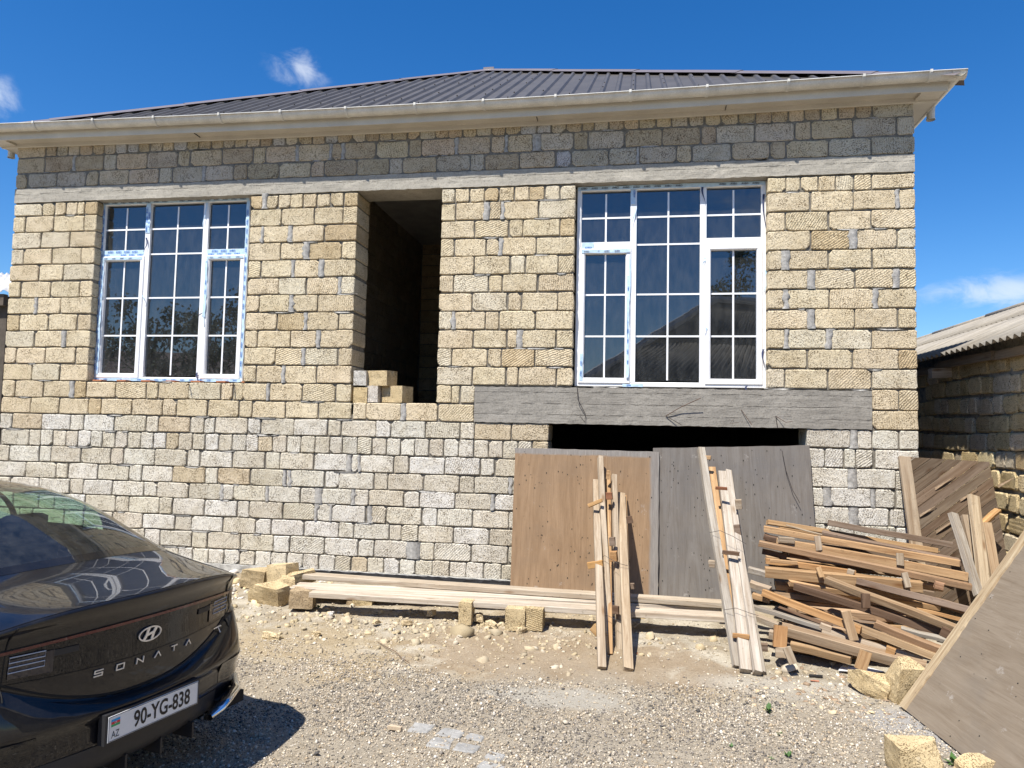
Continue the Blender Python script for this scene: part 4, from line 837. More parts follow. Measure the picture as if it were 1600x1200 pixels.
stone(990, 975, .2, .2, .16, .1, 'block under the planks just right of the left pole bundle', 12, .95, .05, z=-.16)
stone(1362, 1086, .30, .17, .15, -.45, 'pointed wedge of rough limestone lying below the timber pile', 13, .72, .12, 2, tilt=(.1, .25))
stone(1416, 1098, .2, .22, .26, .25, 'upright yellow block tucked against the edge of the big board', 14, .95, .05, 1, tilt=(.12, .05))
stone(1440, 1215, .27, .2, .16, .1, 'pitted yellow block at the bottom edge beside the big board', 15, .95, .05, 1)
stone(1528, 1212, .16, .12, .08, .3, 'low chip of limestone in front of the big board at the lower right', 16, .9, .08, 1)
stone(425, 1001, .17, .10, .07, -.15, 'single flat shard of limestone lying alone behind the car', 17, .7, .15, 2, col=(0.68, 0.56, 0.36))
for i, (px, py, s, l) in enumerate(((494, 996, .075, 'fist sized stone lying out in the dust between shard and planks'), (635, 977, .075, 'rounded rubble lump in front of the plank shadow, left'), (675, 962, .09, 'pale lump of rubble under the plank edge left of the upright prop'), (745, 972, .11, 'pale angular lump right of the upright prop'), (768, 980, .09, 'second pale lump beside the pair of blocks'), (815, 990, .08, 'small stone leaning at the foot of the pair of blocks'), (587, 975, .06, 'small yellow stone lying in the rubble strip'), (516, 962, .06, 'white plaster lump lying in front of the front plank'))):
    o = stone(px, py, s*1.2, s*.8, s*.6, i*.7, l, 40+i, .8, .2, 3, col=(0.62, 0.51, 0.33) if i != 7 else (.8, .8, .78), cat='stone', name='rubble_stone')
# blocks stacked on the sill of the doorway
def sill_block(px, py0, w_, h_, d_, z, label, col, rz=0.0, y=.10, seed=0):
    p = at(px, py0, 'y', y-.0); o = link('stone_block', lump_mesh(w_, d_, h_, 70+seed, .03, 0, 3, .975)); o.location = (p.x, y+d_/2, z+h_/2); o.rotation_euler = (0, 0, rz); o.color = col+(rng.random(),); tag(o, label, 'stone block')
ZD = 1.925
sill_block(562.5, 625, .165, .185, .3, ZD-.02, 'leftmost stone of the lower layer stacked in the doorway', (0.62, 0.49, 0.28), 0, .01, 1)
sill_block(582.5, 625, .16, .19, .34, ZD-.005, 'whitish stone in the middle of the lower layer stacked in the doorway', (0.66, 0.62, 0.56), -.12, .02, 2)
sill_block(616, 625, .30, .19, .2, ZD-.005, 'yellow stone at the right of the lower layer stacked in the doorway', YB, -.35, .03, 3)
sill_block(561, 605, .15, .17, .3, ZD+.185, 'pale grey stone at the left of the upper layer stacked in the doorway', (0.60, 0.58, 0.53), .03, .0, 4)
sill_block(591, 605, .30, .175, .2, ZD+.185, 'broad yellow stone topmost of the stack in the doorway', YB, -.3, .02, 5)
# =================================================================== TIMBER PILE
def ydepth(py): return -0.5-(py-817)/(1045-817)*1.45
pile = [
 # x0,y0, x1,y1, a, b, colour, label
 (1294, 817, 1487, 851, .07, .055, OLD, 'highest weathered batten, running back across the wall at the top of the pile', .06),
 (1285, 834, 1503, 879, .07, .05, (0.24, 0.18, 0.135), 'grey brown batten just below the highest one of the pile', .05),
 (1194, 826, 1498, 880, .07, .055, TAN, 'top tan batten of the bundled stack, its sawn end at the far left', .0),
 (1228, 821, 1284, 836, .03, .012, PALE, 'thin pale splinter lying on the top tan batten', -.05),
 (1214, 846, 1511, 901, .08, .07, TAN, 'thick golden batten under the top one of the bundled stack', -.01),
 (1186, 849, 1518, 917, .06, .05, (0.33, 0.225, 0.14), 'long batten sticking out furthest left, third from the top', -.07),
 (1197, 876, 1336, 895, .07, .05, ORNG, 'short orange batten above the wide golden one', .0),
 (1196, 893, 1440, 916, .08, .085, TAN, 'wide golden batten in the middle of the pile with a shaded underside', -.04),
 (1338, 908, 1518, 954, .075, .055, OLD, 'dark grey weathered batten in the right middle of the pile', -.05),
 (1291, 906, 1499, 984, .06, .055, (0.34, 0.25, 0.16), 'tan batten slanting down right across the middle of the pile', -.14),
 (1242, 915, 1482, 992, .06, .06, BRN, 'shaded brown batten parallel below the slanting tan one', .0),
 (1192, 926, 1345, 985, .065, .06, ORNG, 'orange batten slanting down from the left in the lower pile', -.10),
 (1330, 976, 1472, 1030, .07, .055, (0.36, 0.26, 0.16), 'tan batten that carries on the slanting line at the lower right', -.06),
 (1176, 948, 1284, 980, .05, .035, GREY, 'thin grey batten beside the right pole bundle', .0),
 (1214, 952, 1298, 982, .10, .03, BRN, 'broad brown board sunk in the shade of the lower pile', .12),
 (1222, 982, 1446, 1044, .09, .075, (0.33, 0.25, 0.17), 'long thick batten lying frontmost at the foot of the pile', -.06),
 (1248, 974, 1442, 1030, .06, .045, PALE, 'pale batten lying right behind the frontmost thick one', .06),
 (1236, 1007, 1330, 1030, .08, .055, (0.38, 0.27, 0.16), 'short tan batten lying on the ground under the frontmost one', .04),
 (1368, 975, 1475, 1018, .06, .055, (0.31, 0.21, 0.13), 'brown batten with a clean end near the lower right of the pile', -.09),
 (1432, 952, 1510, 970, .05, .03, ORNG, 'thin orange batten at the right edge of the pile', .0),
 (1409, 982, 1490, 1004, .05, .03, GREY, 'thin pale batten near the edge of the big board', .0),
 (1461, 939, 1518, 957, .07, .045, (0.26, 0.18, 0.115), 'brown batten end at the right edge above the thin orange one', -.02),
 (1169, 890, 1196, 897, .06, .05, GREY, 'short pale batten end beside the right bundle, uppermost there', .0),
 (1172, 912, 1204, 922, .06, .05, PALE, 'pale batten end beside the right bundle, below the uppermost', .0),
 (1176, 930, 1203, 938, .06, .045, TAN, 'tan batten end beside the right bundle, third down', .0),
 (1178, 963, 1216, 978, .05, .05, PALE, 'pale stub low beside the right bundle', .0),
 (1202, 990, 1226, 996, .06, .06, PALE, 'pale square stub behind the split chunk at the lower left', -.02),
 (1212, 1018, 1230, 1021, .06, .08, PALE, 'light block lying on the ground at the lower left corner of the pile', .0),
 (1192, 862, 1230, 870, .07, .05, BRN, 'dark brown batten end in shade under the long protruding one', .08),
 (1194, 838, 1222, 845, .06, .05, BRN, 'dark batten end tucked under the top tan batten', .05),
]
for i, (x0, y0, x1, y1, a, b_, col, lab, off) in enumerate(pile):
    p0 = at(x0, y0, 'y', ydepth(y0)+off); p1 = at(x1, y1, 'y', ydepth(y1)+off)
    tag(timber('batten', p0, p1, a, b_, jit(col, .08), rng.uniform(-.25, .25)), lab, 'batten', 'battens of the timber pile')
shorts = [((1321, 954), (1334, 1000), .07, .03, (0.45, 0.34, 0.22), 'short board standing upright out of the lower pile', -.16), ((1353, 1018), (1344, 1046), .08, .04, TAN, 'short broken stake standing in front of the frontmost batten', -.12),
          ((1229, 1012), (1239, 1037), .06, .03, PALE, 'short stake leaning at the lower left foot of the pile', -.1), ((1220, 978), (1218, 1010), .10, .05, (0.45, 0.27, 0.13), 'rough split chunk of reddish wood at the left end of the frontmost batten', -.13),
          ((1277, 838), (1280, 860), .055, .02, PALE, 'small pale cleat nailed across the stack, left one', -.10), ((1406, 865), (1407, 883), .06, .02, PALE, 'small pale cleat nailed across the stack, right one', -.10),
          ((1413, 895), (1419, 918), .05, .025, PALE, 'pale slanting cleat in the middle right of the pile', -.16), ((1278, 886), (1284, 902), .045, .03, TAN, 'tan cleat standing above the start of the slanting tan batten', -.14),
          ((1352, 928), (1353, 950), .06, .05, BRN, 'dark brown block set on the slanting tan batten', -.22), ((1240, 845), (1216, 843), .05, .05, PALE, 'pale notched block at the left under the top batten', -.09),
          ((1203, 876), (1246, 880), .03, .03, TAN, 'small tan offcut on top of the short orange batten', -.08), ((1325, 893), (1334, 896), .05, .05, PALE, 'pale batten stub poking out left of the dark weathered batten', -.08),
          ((1460, 913), (1475, 917), .05, .06, (0.35, 0.22, 0.14), 'brown stub poking out under the long protruding batten at the right', -.08), ((1282, 977), (1298, 983), .05, .04, PALE, 'pale offcut resting on the frontmost battens', -.14),
          ((1385, 1015), (1398, 1020), .05, .06, ORNG, 'small orange knotty chunk on the frontmost batten', -.12), ((1470, 985), (1484, 992), .05, .07, BRN, 'dark square batten end close to the big board', -.18)]
for (p, q, a, b_, col, lab, off) in shorts:
    p0 = at(*p, 'y', ydepth((p[1]+q[1])/2)+off); p1 = at(*q, 'y', ydepth((p[1]+q[1])/2)+off-.02)
    tag(timber('offcut', p0, p1, a, b_, jit(col, .06), 0, wig=.001), lab, 'timber offcut')
# the hidden heart of the pile: battens deeper in, in the shade of those above
hp = []
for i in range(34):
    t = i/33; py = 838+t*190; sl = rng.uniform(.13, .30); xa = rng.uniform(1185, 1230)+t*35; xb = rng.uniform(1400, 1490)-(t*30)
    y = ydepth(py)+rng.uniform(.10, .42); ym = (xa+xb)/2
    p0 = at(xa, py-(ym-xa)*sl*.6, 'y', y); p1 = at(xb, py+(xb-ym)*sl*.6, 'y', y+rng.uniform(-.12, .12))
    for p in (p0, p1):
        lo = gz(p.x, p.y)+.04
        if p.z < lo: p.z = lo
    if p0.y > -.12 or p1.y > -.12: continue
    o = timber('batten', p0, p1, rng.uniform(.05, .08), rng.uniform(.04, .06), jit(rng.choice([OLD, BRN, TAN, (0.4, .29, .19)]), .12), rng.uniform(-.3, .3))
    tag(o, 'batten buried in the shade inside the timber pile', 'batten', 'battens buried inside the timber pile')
# sticks standing at the right of the pile
for (t_, f_, yt, yf, a, b_, col, lab, rl) in (
    ((1489, 803), (1530, 932), -.62, -1.15, .075, .05, GREY, 'grey white post leaning left at the right end of the pile', .5),
    ((1507, 806), (1524, 880), -.55, -.75, .06, .04, PALE, 'thin pale slat between the two tall leaning posts', .2),
    ((1521, 775), (1538, 925), -.6, -1.05, .09, .05, (0.45, 0.375, 0.27), 'tallest light tan post standing at the right of the pile', .35),
    ((1541, 818), (1556, 905), -.6, -.85, .08, .05, (0.42, 0.33, 0.225), 'tan post with a rusty stain, rightmost of the standing ones', .1),
    ((1560, 797), (1530, 822), -.45, -.62, .06, .03, (0.45, 0.28, 0.13), 'short board with an orange end poking up to the right behind the posts', .2)):
    p1 = at(*t_, 'y', yt); p0 = at(*f_, 'y', yf); tag(timber('post', p0, p1, a, b_, jit(col, .04), rl), lab, 'post', 'posts standing at the pile')
# =================================================================== OLD SHUTTERING PANEL
ptl, ptr, pbl = at(1404, 713, 'y', -.05), at(1546, 722, 'y', .02), at(1386, 850, 'y', -.38)
PX = (ptr-ptl); pw_ = PX.length; PX.normalize(); PZ = (ptl-pbl); PZ -= PX*PZ.dot(PX); PZ.normalize(); PY = PZ.cross(PX); PH = 1.5
org = ptl-PZ*PH
panel = tag(empty('shuttering_panel'), 'old brown panel of diagonal boards leaning at the right corner of the house', 'panel'); panel.matrix_world = Matrix(((PX.x, PY.x, PZ.x, org.x), (PX.y, PY.y, PZ.y, org.y), (PX.z, PY.z, PZ.z, org.z), (0, 0, 0, 1)))
def clip_poly(poly, a, b_, c):   # keep a*x+b*z<=c
    out = []
    for i in range(len(poly)):
        p, q = poly[i], poly[(i+1) % len(poly)]; dp, dq = a*p[0]+b_*p[1]-c, a*q[0]+b_*q[1]-c
        if dp <= 0: out.append(p)
        if (dp < 0) != (dq < 0) and dp != dq: t = dp/(dp-dq); out.append((p[0]+(q[0]-p[0])*t, p[1]+(q[1]-p[1])*t))
    return out
ang_ = R_(38); nx_, nz_ = -math.sin(ang_), math.cos(ang_); bw = 0.085; lo = -pw_*math.sin(ang_); k = 0; c0 = lo
cols_ = [(0.125, .092, .064), (0.145, .108, .076), (0.11, .084, .062), (0.16, .122, .085), (0.135, .105, .077)]
M_diag = timber_mat('old_board', 'X', 1.0, 0.8)
while c0 < PH*math.cos(ang_):
    c1 = c0+bw*rng.uniform(.8, 1.2)
    poly = clip_poly(clip_poly([(0.115, 0), (pw_, 0), (pw_, PH), (0.115, PH)], -nx_, -nz_, -(c0+.002)), nx_, nz_, c1-.002)
    if len(poly) > 2:
        # local frame along the board so that its grain runs with it
        dx, dz = math.cos(ang_), math.sin(ang_); loc = [((x*dx+z*dz), (-x*dz+z*dx)) for x, z in poly]; n = len(loc)
        yy = rng.uniform(-.004, .003)
        v = [(a, yy, b_) for a, b_ in loc]+[(a, .022, b_) for a, b_ in loc]; f = [tuple(range(n))]+[tuple(n+i for i in range(n))[::-1]]+[(i, n+i, n+(i+1) % n, (i+1) % n) for i in range(n)]
        me = bpy.data.meshes.new('board'); me.from_pydata(v, [], f); me.update(); o = link('board', me, panel, M_diag); o.rotation_euler = (0, -ang_, 0); o.color = jit(rng.choice(cols_), .15)+(1,)
    c0 = c1
for (x0, x1, y0, z0, z1, c) in ((0.0, .11, -.012, 0, PH, (0.36, .30, .225)), (pw_-.10, pw_-.02, -.006, 0, .35, (0.2, .14, .1))):
    m_ = MB(); m_.box(0, PH if z1 == PH else z1, y0, .02, 0, x1-x0); o = m_.build('edge_batten', M_diag, panel); o.matrix_local = Matrix.Translation((x1, 0, z0)) @ Matrix.Rotation(-math.pi/2, 4, 'Y') @ Matrix.Identity(4); o.color = c+(1,)
for (x, z, l, a) in ((.30, PH-.32, .26, .62), (.52, PH-.42, .22, .62), (.12, PH-.6, .2, .6), (.9, PH-.25, .2, .55), (.62, PH-.66, .22, .5), (.25, PH-.75, .3, .62), (.5, PH-.7, .12, .1)):
    m_ = MB(); n = 5; v = []
    for i in range(n+1):
        t = i/n; s = .012*(1-t)+.002; v += [(x+l*t*math.cos(a), -.012-.03*math.sin(t*3)*.6, z+l*t*math.sin(a)-s), (x+l*t*math.cos(a), -.008-.02*t, z+l*t*math.sin(a)+s)]
    m_.add(v, [(2*i, 2*i+2, 2*i+3, 2*i+1) for i in range(n)]); o = m_.build('splinter', M_diag, panel); o.color = (0.25, .19, .13, 1)
# =================================================================== BIG BOARD, LOWER RIGHT
P1 = at(1412, 1107, 'z', -.2); P2 = at(1530, 1200, 'z', -.2); e1 = (P2-P1).normalized(); d = ray(1583, 868); t = (P1-CAM).dot(e1)/d.dot(e1); P3 = CAM+d*t
e2 = (P3-P1).normalized(); e3 = e2.cross(e1); BH, BL_ = 1.62, 1.75
BBm = Matrix(((e1.x, e2.x, e3.x, P1.x), (e1.y, e2.y, e3.y, P1.y), (e1.z, e2.z, e3.z, P1.z), (0, 0, 0, 1)))
bigb = tag(empty('board_panel'), 'big weathered board with a pale batten edge leaning at the lower right corner', 'panel'); bigb.matrix_world = BBm
sgn = 1 if (CAM-P1).dot(e3) > 0 else -1
M_plyb = ply_mat('board_old', None, 'X')
m_ = MB(); n, k = 20, 20; v = []
for j in range(k+1):
    for i in range(n+1):
        x = .02+(BL_-.02)*i/n; y = BH*j/k
        v.append((x, y, sgn*(.022+.006*mnoise.noise(Vector((x*2, y*2, 5))))))
m_.add(v, [(j*(n+1)+i, j*(n+1)+i+1, (j+1)*(n+1)+i+1, (j+1)*(n+1)+i) for j in range(k) for i in range(n)]); m_.box(.02, BL_, 0, BH, min(0, sgn*.015), max(0, sgn*.015))
for _ in range(60):
    x, y = rng.uniform(.1, BL_-.05), rng.uniform(.03, BH); s = rng.uniform(.002, .004); zc = sgn*(.022+.006*mnoise.noise(Vector((x*2, y*2, 5)))); m_.box(x-s, x+s, y-s, y+s, zc-.002, zc+.002, 1)
sh_ = m_.build('sheet', [M_plyb, M_gap], bigb); sh_.color = (0.205, 0.172, 0.132, 1)
# pale batten along the edge: a face that catches the light and a ragged inner side where the sheet has peeled
m_ = MB(); n = 40; v = []
for i in range(n+1):
    y = BH*i/n; wv_ = .068+.012*mnoise.noise(Vector((y*7, 1, 1)))+.006*rng.uniform(-1, 1)
    v += [(-.012, y, -sgn*.03), (-.012, y, sgn*.030), (-.006, y, sgn*.036), (wv_, y, sgn*(.036)), (wv_+.006, y, sgn*.02)]
m_.add(v, [(5*i+j, 5*i+j+1, 5*i+5+j+1, 5*i+5+j) for i in range(n) for j in range(4)]); m_.add(v[:5], [(0, 1, 2, 3, 4)])

eb = m_.build('edge_batten', timber_mat('edge_timber_y', 'Y'), bigb); eb.color = (0.46, 0.385, 0.265, 1)
m_ = MB(); m_.box(-.02, .03, .0, BH, -sgn*.07 if sgn > 0 else .031, -.031 if sgn > 0 else .07); o = m_.build('backing_batten', M_timber, bigb); o.color = BRN+(1,)
# =================================================================== NEIGHBOUR SHED ON THE RIGHT
def corr_sheet(p00, p10, p01, p11, pitch, amp, rows=2, per=8, lap=0.01, thick=0.007):
    """corrugated sheets: waves run from the p0x edge to the p1x edge; p00-p10 is the eave"""
    p00, p10, p01, p11 = map(Vector, (p00, p10, p01, p11)); L_ = (p10-p00).length; n = int(L_/pitch*per); nrm = (p10-p00).cross(p01-p00).normalized()
    if nrm.z < 0: nrm = -nrm
    mb = MB()
    for r in range(rows):
        t0, t1 = r/rows, (r+1)/rows+ (0.03 if r < rows-1 else 0); v = []
        for i in range(n+1):
            s = i/n; w_ = math.sin(2*math.pi*s*L_/pitch)*amp; e = p00.lerp(p10, s); q = p01.lerp(p11, s)
            a, b_ = e.lerp(q, t0)+nrm*(w_+lap*(1 if r else 0)), e.lerp(q, t1)+nrm*w_
            v += [a, b_, a-nrm*thick, b_-nrm*thick]
        f = []
        for i in range(n): k = 4*i; f += [(k, k+4, k+5, k+1), (k+2, k+3, k+7, k+6), (k, k+2, k+6, k+4), (k+1, k+5, k+7, k+3)]
        mb.add(v, f)
    return mb
def corr_mat(name, col, streak):
    m, t, b = mat(name); geo = N(t, 'ShaderNodeNewGeometry'); P = geo.outputs['Position']
    n1 = noise(t, vscale(t, P, streak), 1.0, 6, 0.7, .5); n2 = noise(t, P, 50, 4, .7); n3 = noise(t, P, 1.5, 3, .6)
    c = mix(t, mrange(t, n1, .3, .7, 0, 1), tuple(x*.62 for x in col), tuple(x*1.25 for x in col)); c = mix(t, mrange(t, n2, .5, .8, 0, .5), c, tuple(x*.45 for x in col)); c = mix(t, mrange(t, n3, .5, .7, 0, .4), c, (col[0]*1.05, col[1]*.95, col[2]*.8))
    t.links.new(c, b.inputs['Base Color']); b.inputs['Roughness'].default_value = .9; b.inputs['Specular IOR Level'].default_value = .2; bump(t, b, n2, .5, .004); return m
M_slate = corr_mat('fibre_cement', (0.30, 0.275, 0.235), (1.5, 9, 1.5))
shed = tag(empty('stone_shed', (11.5, 0, -.2)), 'low shed of rough yellow brown stone with corrugated grey roof at the right', 'shed')
def rel(o, root):
    o.parent = root; o.location = o.location-root.location; return o
WX = 11.50
sw = MB(); sw.box(WX+.03, WX+.35, -5.6, 9, -.4, 2.66); swall = rel(sw.build('wall', simple('shed_mortar', (0.34, 0.31, 0.255), .95, .45, 14, .9, .015, spec=.1)), shed)
# wobbling courses; the stones stand proud by different amounts
var2 = []
for i in range(14):
    rd = random.Random(900+i); v, f = block_verts(0.36, 0.175, .03, .09, rd, .014)
    v = [(-y, x, z) for x, y, z in v] ; v = [(-x, y, z) for x, y, z in v]   # front turned to -X
    me = bpy.data.meshes.new('brick'); me.from_pydata(v, [], [q[::-1] for q in f]); me.update(); me.flip_normals(); me.materials.append(M_stone); var2.append(me)
z = -.24; r_i = 0
while z < 2.42:
    hh = .198+rng.uniform(-.006, .006); y = -1.9-rng.uniform(0, .35)
    while y < 4.6:
        wd = rng.choice((.20, .2, .38, .36, .40, .3)); gap = rng.uniform(.012, .03); drift = .018*math.sin(y*1.7+r_i)
        if not (z > 2.1 and rng.random() < .15):
            o = bpy.data.objects.new('brick', rng.choice(var2)); COL.objects.link(o); o.parent = swall
            o.location = (WX-rng.uniform(0, .022), y, z+drift+rng.uniform(-.004, .004)); o.scale = (1, (wd-gap)/.36, (hh-rng.uniform(.014, .03))/.175); o.rotation_euler = (rng.uniform(-.025, .025), 0, rng.uniform(-.03, .03))
            o.color = jit(rng.choice(((0.70, .56, .33), (0.73, .61, .38), (0.64, .51, .29), (0.66, .57, .42))), .1)+(rng.random(),)
        y += wd
    z += hh; r_i += 1
EXz = 2.585
# eave, a little ragged, and the sheets up to the ridge
mb = corr_sheet((11.24, -5.8, EXz), (11.24, 9.2, EXz+.03), (13.5, -5.8, 3.62), (13.5, 9.2, 3.66), .135, .021, 2, 8)
sroof = rel(mb.build('roof', M_slate, None, True), shed)
mb = corr_sheet((15.7, 9.2, EXz), (15.7, -5.8, EXz), (13.5, 9.2, 3.66), (13.5, -5.8, 3.62), .135, .021, 1, 6); mb.build('roof_slope', M_slate, sroof)
m_ = MB()
for i in range(7): m_.tube([(13.5, -5.8+2.15*i, 3.645), (13.5, -5.8+2.15*i+2.2, 3.655)], .055, 8)
m_.build('ridge_tile', M_slate, sroof, True)
for (y0, y1, z0, z1, x0, x1) in ((-5.6, .15, 2.44, 2.53, 11.44, 11.49), (.18, 1.5, 2.46, 2.55, 11.42, 11.47), (1.52, 4.2, 2.44, 2.52, 11.44, 11.49)):
    o = timber('wall_plate', (x0, y0, (z0+z1)/2), (x0, y1, (z0+z1)/2+.01), x1-x0, z1-z0, (0.30, .25, .19)); rel(o, shed)
pr = at(1458, 584, 'x', 11.3)
o = timber('rafter_end', (11.27, pr.y, pr.z), (11.9, pr.y+.02, pr.z+.03), .10, .115, (0.52, .47, .41)); rel(o, shed)
for y in (-.6, 2.6, 3.6): o = timber('rafter_end', (11.36, y, 2.42), (11.9, y, 2.5), .09, .10, (0.3, .25, .19)); rel(o, shed)
sb_ = MB(); sb_.box(15.3, 15.6, -5.6, 9, -.4, 2.68); sb_.box(WX+.35, 15.3, -5.6, -5.3, -.4, 2.5); sb_.box(WX+.35, 15.3, 8.7, 9, -.4, 2.5); rel(sb_.build('back_wall', M_plaster), shed)
# =================================================================== NEIGHBOUR ON THE LEFT
lefth = tag(empty('neighbour_building', (-4, 5, -.2)), 'dark walled building with pale corrugated roof just past the left corner', 'building')
pl = at(12, 470, 'y', 2.0)
m_ = MB(); m_.box(-9, pl.x, 2.0, 9, -.4, 3.58); rel(m_.build('wall', simple('dark_render', (0.085, .07, .055), .9, .3, 8, .5)), lefth)
e0_ = at(16, 454, 'y', 1.85); e1_ = at(19, 428, 'y', 3.6); mb = corr_sheet((-9, 1.85, e0_.z), (e0_.x, 1.85, e0_.z), (-9, 3.6, e1_.z+.25), (e1_.x+.1, 3.6, e1_.z), .15, .018, 1, 8)
M_pale = corr_mat('pale_sheet', (0.55, 0.56, 0.58), (1, 6, 1)); rel(mb.build('roof', M_pale, None, True), lefth)
m_ = MB(); m_.box(-8.9, pl.x+.02, 1.9, 1.98, 3.42, 3.60); rel(m_.build('fascia_board', simple('dark_wood', (.10, .08, .06), .8, .3, 10, .3)), lefth)
# =================================================================== CAR
def pchip(xs, ys):
    xs = np.array(xs, float); ys = np.array(ys, float); h = np.diff(xs); d = np.diff(ys)/h; m = np.zeros(len(xs))
    for i in range(1, len(xs)-1):
        if d[i-1]*d[i] > 0: w1, w2 = 2*h[i]+h[i-1], h[i]+2*h[i-1]; m[i] = (w1+w2)/(w1/d[i-1]+w2/d[i])
    m[0], m[-1] = d[0], d[-1]
    def f(x):
        x = min(max(x, xs[0]), xs[-1]); i = min(len(xs)-2, int(np.searchsorted(xs, x, 'right')-1)); t = (x-xs[i])/h[i]
        return float((2*t**3-3*t**2+1)*ys[i]+(t**3-2*t**2+t)*h[i]*m[i]+(-2*t**3+3*t**2)*ys[i+1]+(t**3-t**2)*h[i]*m[i+1])
    return f
hc = pchip([0, .05, .25, .50, .60, .70, .915, 1.11, 1.35, 1.6, 1.9, 2.3, 2.8, 3.1, 3.4, 3.8, 4.3, 4.7, 4.86], [1.028, 1.034, 1.046, 1.068, 1.086, 1.128, 1.232, 1.318, 1.40, 1.442, 1.455, 1.452, 1.425, 1.36, 1.24, 1.03, .955, .84, .72])
wf = pchip([0, .3, .8, 1.4, 3.2, 4.2, 4.6, 4.86], [.865, .878, .888, .892, .892, .875, .84, .78])
hb = pchip([0, .3, .8, 1.5, 3.2, 4.2, 4.86], [.925, .935, .945, .94, .925, .86, .62])
ef = pchip([0, .3, .6, .9, 1.3, 3.2, 3.8, 4.86], [1.15, .6, .28, .38, .40, .42, .6, .8])
pf = pchip([0, .6, 1.0, 3.2, 3.8, 4.86], [3.2, 4.0, 4.0, 3.8, 3.0, 2.4])
def bow(u): u = abs(u); return .10*(u/.73)**2+.10*(max(0, u-.73)/.2)**2
def fade(s): return 1-.3*min(1, s/.6) if s < .6 else max(0, .7*(1-(s-.6)/1.3))
def ffade(s): return max(0, (s-3.6)/1.26)**1.3
def top_pt(s, u):
    a = abs(u); g_ = min(1, max(0, (s-.45)/.3))*min(1, max(0, (3.9-s)/.3)); H = hb(s)+(hc(s)+.026*g_-hb(s))*max(0, 1-a**pf(s))**ef(s)-.055*a*a*g_*(1-a**6)
    return Vector((s+bow(u)*fade(s)-.42*a*a*ffade(s), u*wf(s), H))
CREASE = .56
def ledge(t): return min(.80, .578+.135*(abs(t)/.55)**2.2)
offA = pchip([0, .05, .12, .2, .5, .9, 1], [0, .004, .022, .038, .052, .058, .062])
offB = pchip([0, .10, .12, .20, .26, .5, .75, .9, 1], [.06, .0, -.004, .0, .022, .026, .032, .06, .16])
wA = pchip([0, .3, 1], [1.0, 1.018, 1.03]); wB = pchip([0, .1, .4, .7, .9, 1], [1.03, 1.055, 1.06, 1.045, 1.01, .95])
def rear_pt(u, q):
    """q 0..1 from lip to ledge, 1..2 from ledge to bottom"""
    tp = top_pt(0, u); hl = ledge(u*.865)
    if q <= 1: h = tp.z+(hl-tp.z)*q; return Vector((tp.x+offA(q), tp.y*wA(q), h))
    b_ = q-1
    if b_ < .12: k = b_/.12; h = hl+(CREASE-hl)*k; return Vector((tp.x+.062+(offB(.12)-.062)*k**.6, tp.y*wB(b_), h))
    h = CREASE+(.25-CREASE)*(b_-.12)/.88; return Vector((tp.x+offB(b_), tp.y*wB(b_), h))
def side_pt(s, q, sg):
    tp = top_pt(s, sg); hl = .80-.12*min(1, s/3)
    if q <= 1: return Vector((tp.x+offA(q)*max(0, 1-s/.5), tp.y*wA(q), tp.z+(hl-tp.z)*q))
    b_ = q-1; cr = CREASE; z_ = hl+(cr-hl)*b_/.12 if b_ < .12 else cr+(.25-cr)*(b_-.12)/.88; return Vector((tp.x+(.062+(offB(.12)-.062)*(b_/.12)**.6 if b_ < .12 else offB(b_))*max(0, 1-s/.5), tp.y*wB(b_), z_))
def front_pt(u, q):
    tp = top_pt(4.86, u); b_ = q/2; return Vector((tp.x+.10*math.sin(b_*math.pi)*(1-abs(u)**3), tp.y*(1+.04*math.sin(b_*math.pi)), tp.z+(.25-tp.z)*b_))
mp_ = lambda name, col, rough, metal=0, coat=0: None
def paint(name, col, rough, metal, coat):
    m, t, b = mat(name); b.inputs['Base Color'].default_value = col+(1,); b.inputs['Roughness'].default_value = rough; b.inputs['Metallic'].default_value = metal; b.inputs['Coat Weight'].default_value = coat; b.inputs['Coat Roughness'].default_value = .015; b.inputs['Specular IOR Level'].default_value = .5 if metal else .12
    geo = N(t, 'ShaderNodeNewGeometry'); n1 = noise(t, geo.outputs['Position'], 7, 4, .7); n2 = noise(t, geo.outputs['Position'], 400, 2, .5)
    d = mrange(t, n1, .35, .75, .0, .05); c = mix(t, math_(t, 'ADD', d, mrange(t, n2, .6, .8, 0, .12)), col, (0.20, 0.18, 0.15)); t.links.new(c, b.inputs['Base Color'])
    t.links.new(mrange(t, n1, .3, .8, rough, rough+.12), b.inputs['Roughness']); return m
M_paint = paint('black_car_paint', (0.004, 0.0045, 0.007), .3, .0, .8)
M_gloss = paint('gloss_black_plastic', (0.008, .008, .009), .08, 0, .6)
M_dull = simple('dull_black_plastic', (0.022, .022, .024), .55, .1, 8, .1)
M_chrome = paint('chrome', (0.75, .76, .78), .12, 1.0, 0); M_badge = simple('brushed_badge', (0.72, .72, .71), .3, .05, 9, 0, metal=.6)
M_lampred = paint('dark_red_lens', (0.09, 0.008, 0.008), .1, 0, 1.0); M_lens = paint('smoked_lens', (0.03, .025, .028), .08, 0, 1.0); M_line = simple('lamp_outline', (0.5, .51, .54), .3, .05, 9, 0)
M_tyre = simple('tyre_rubber', (0.018, .018, .018), .85, .2, 20, .3); M_rim = simple('alloy', (0.45, .45, .46), .3, .1, 9, 0, metal=.9)
M_seat = simple('seat_fabric', (0.03, .03, .032), .8, .2, 20, .2); M_plate = simple('number_plate', (0.78, .78, .76), .4, .04, 9, 0); M_ink = simple('plate_ink', (0.01, .01, .012), .5, 0, 9, 0)
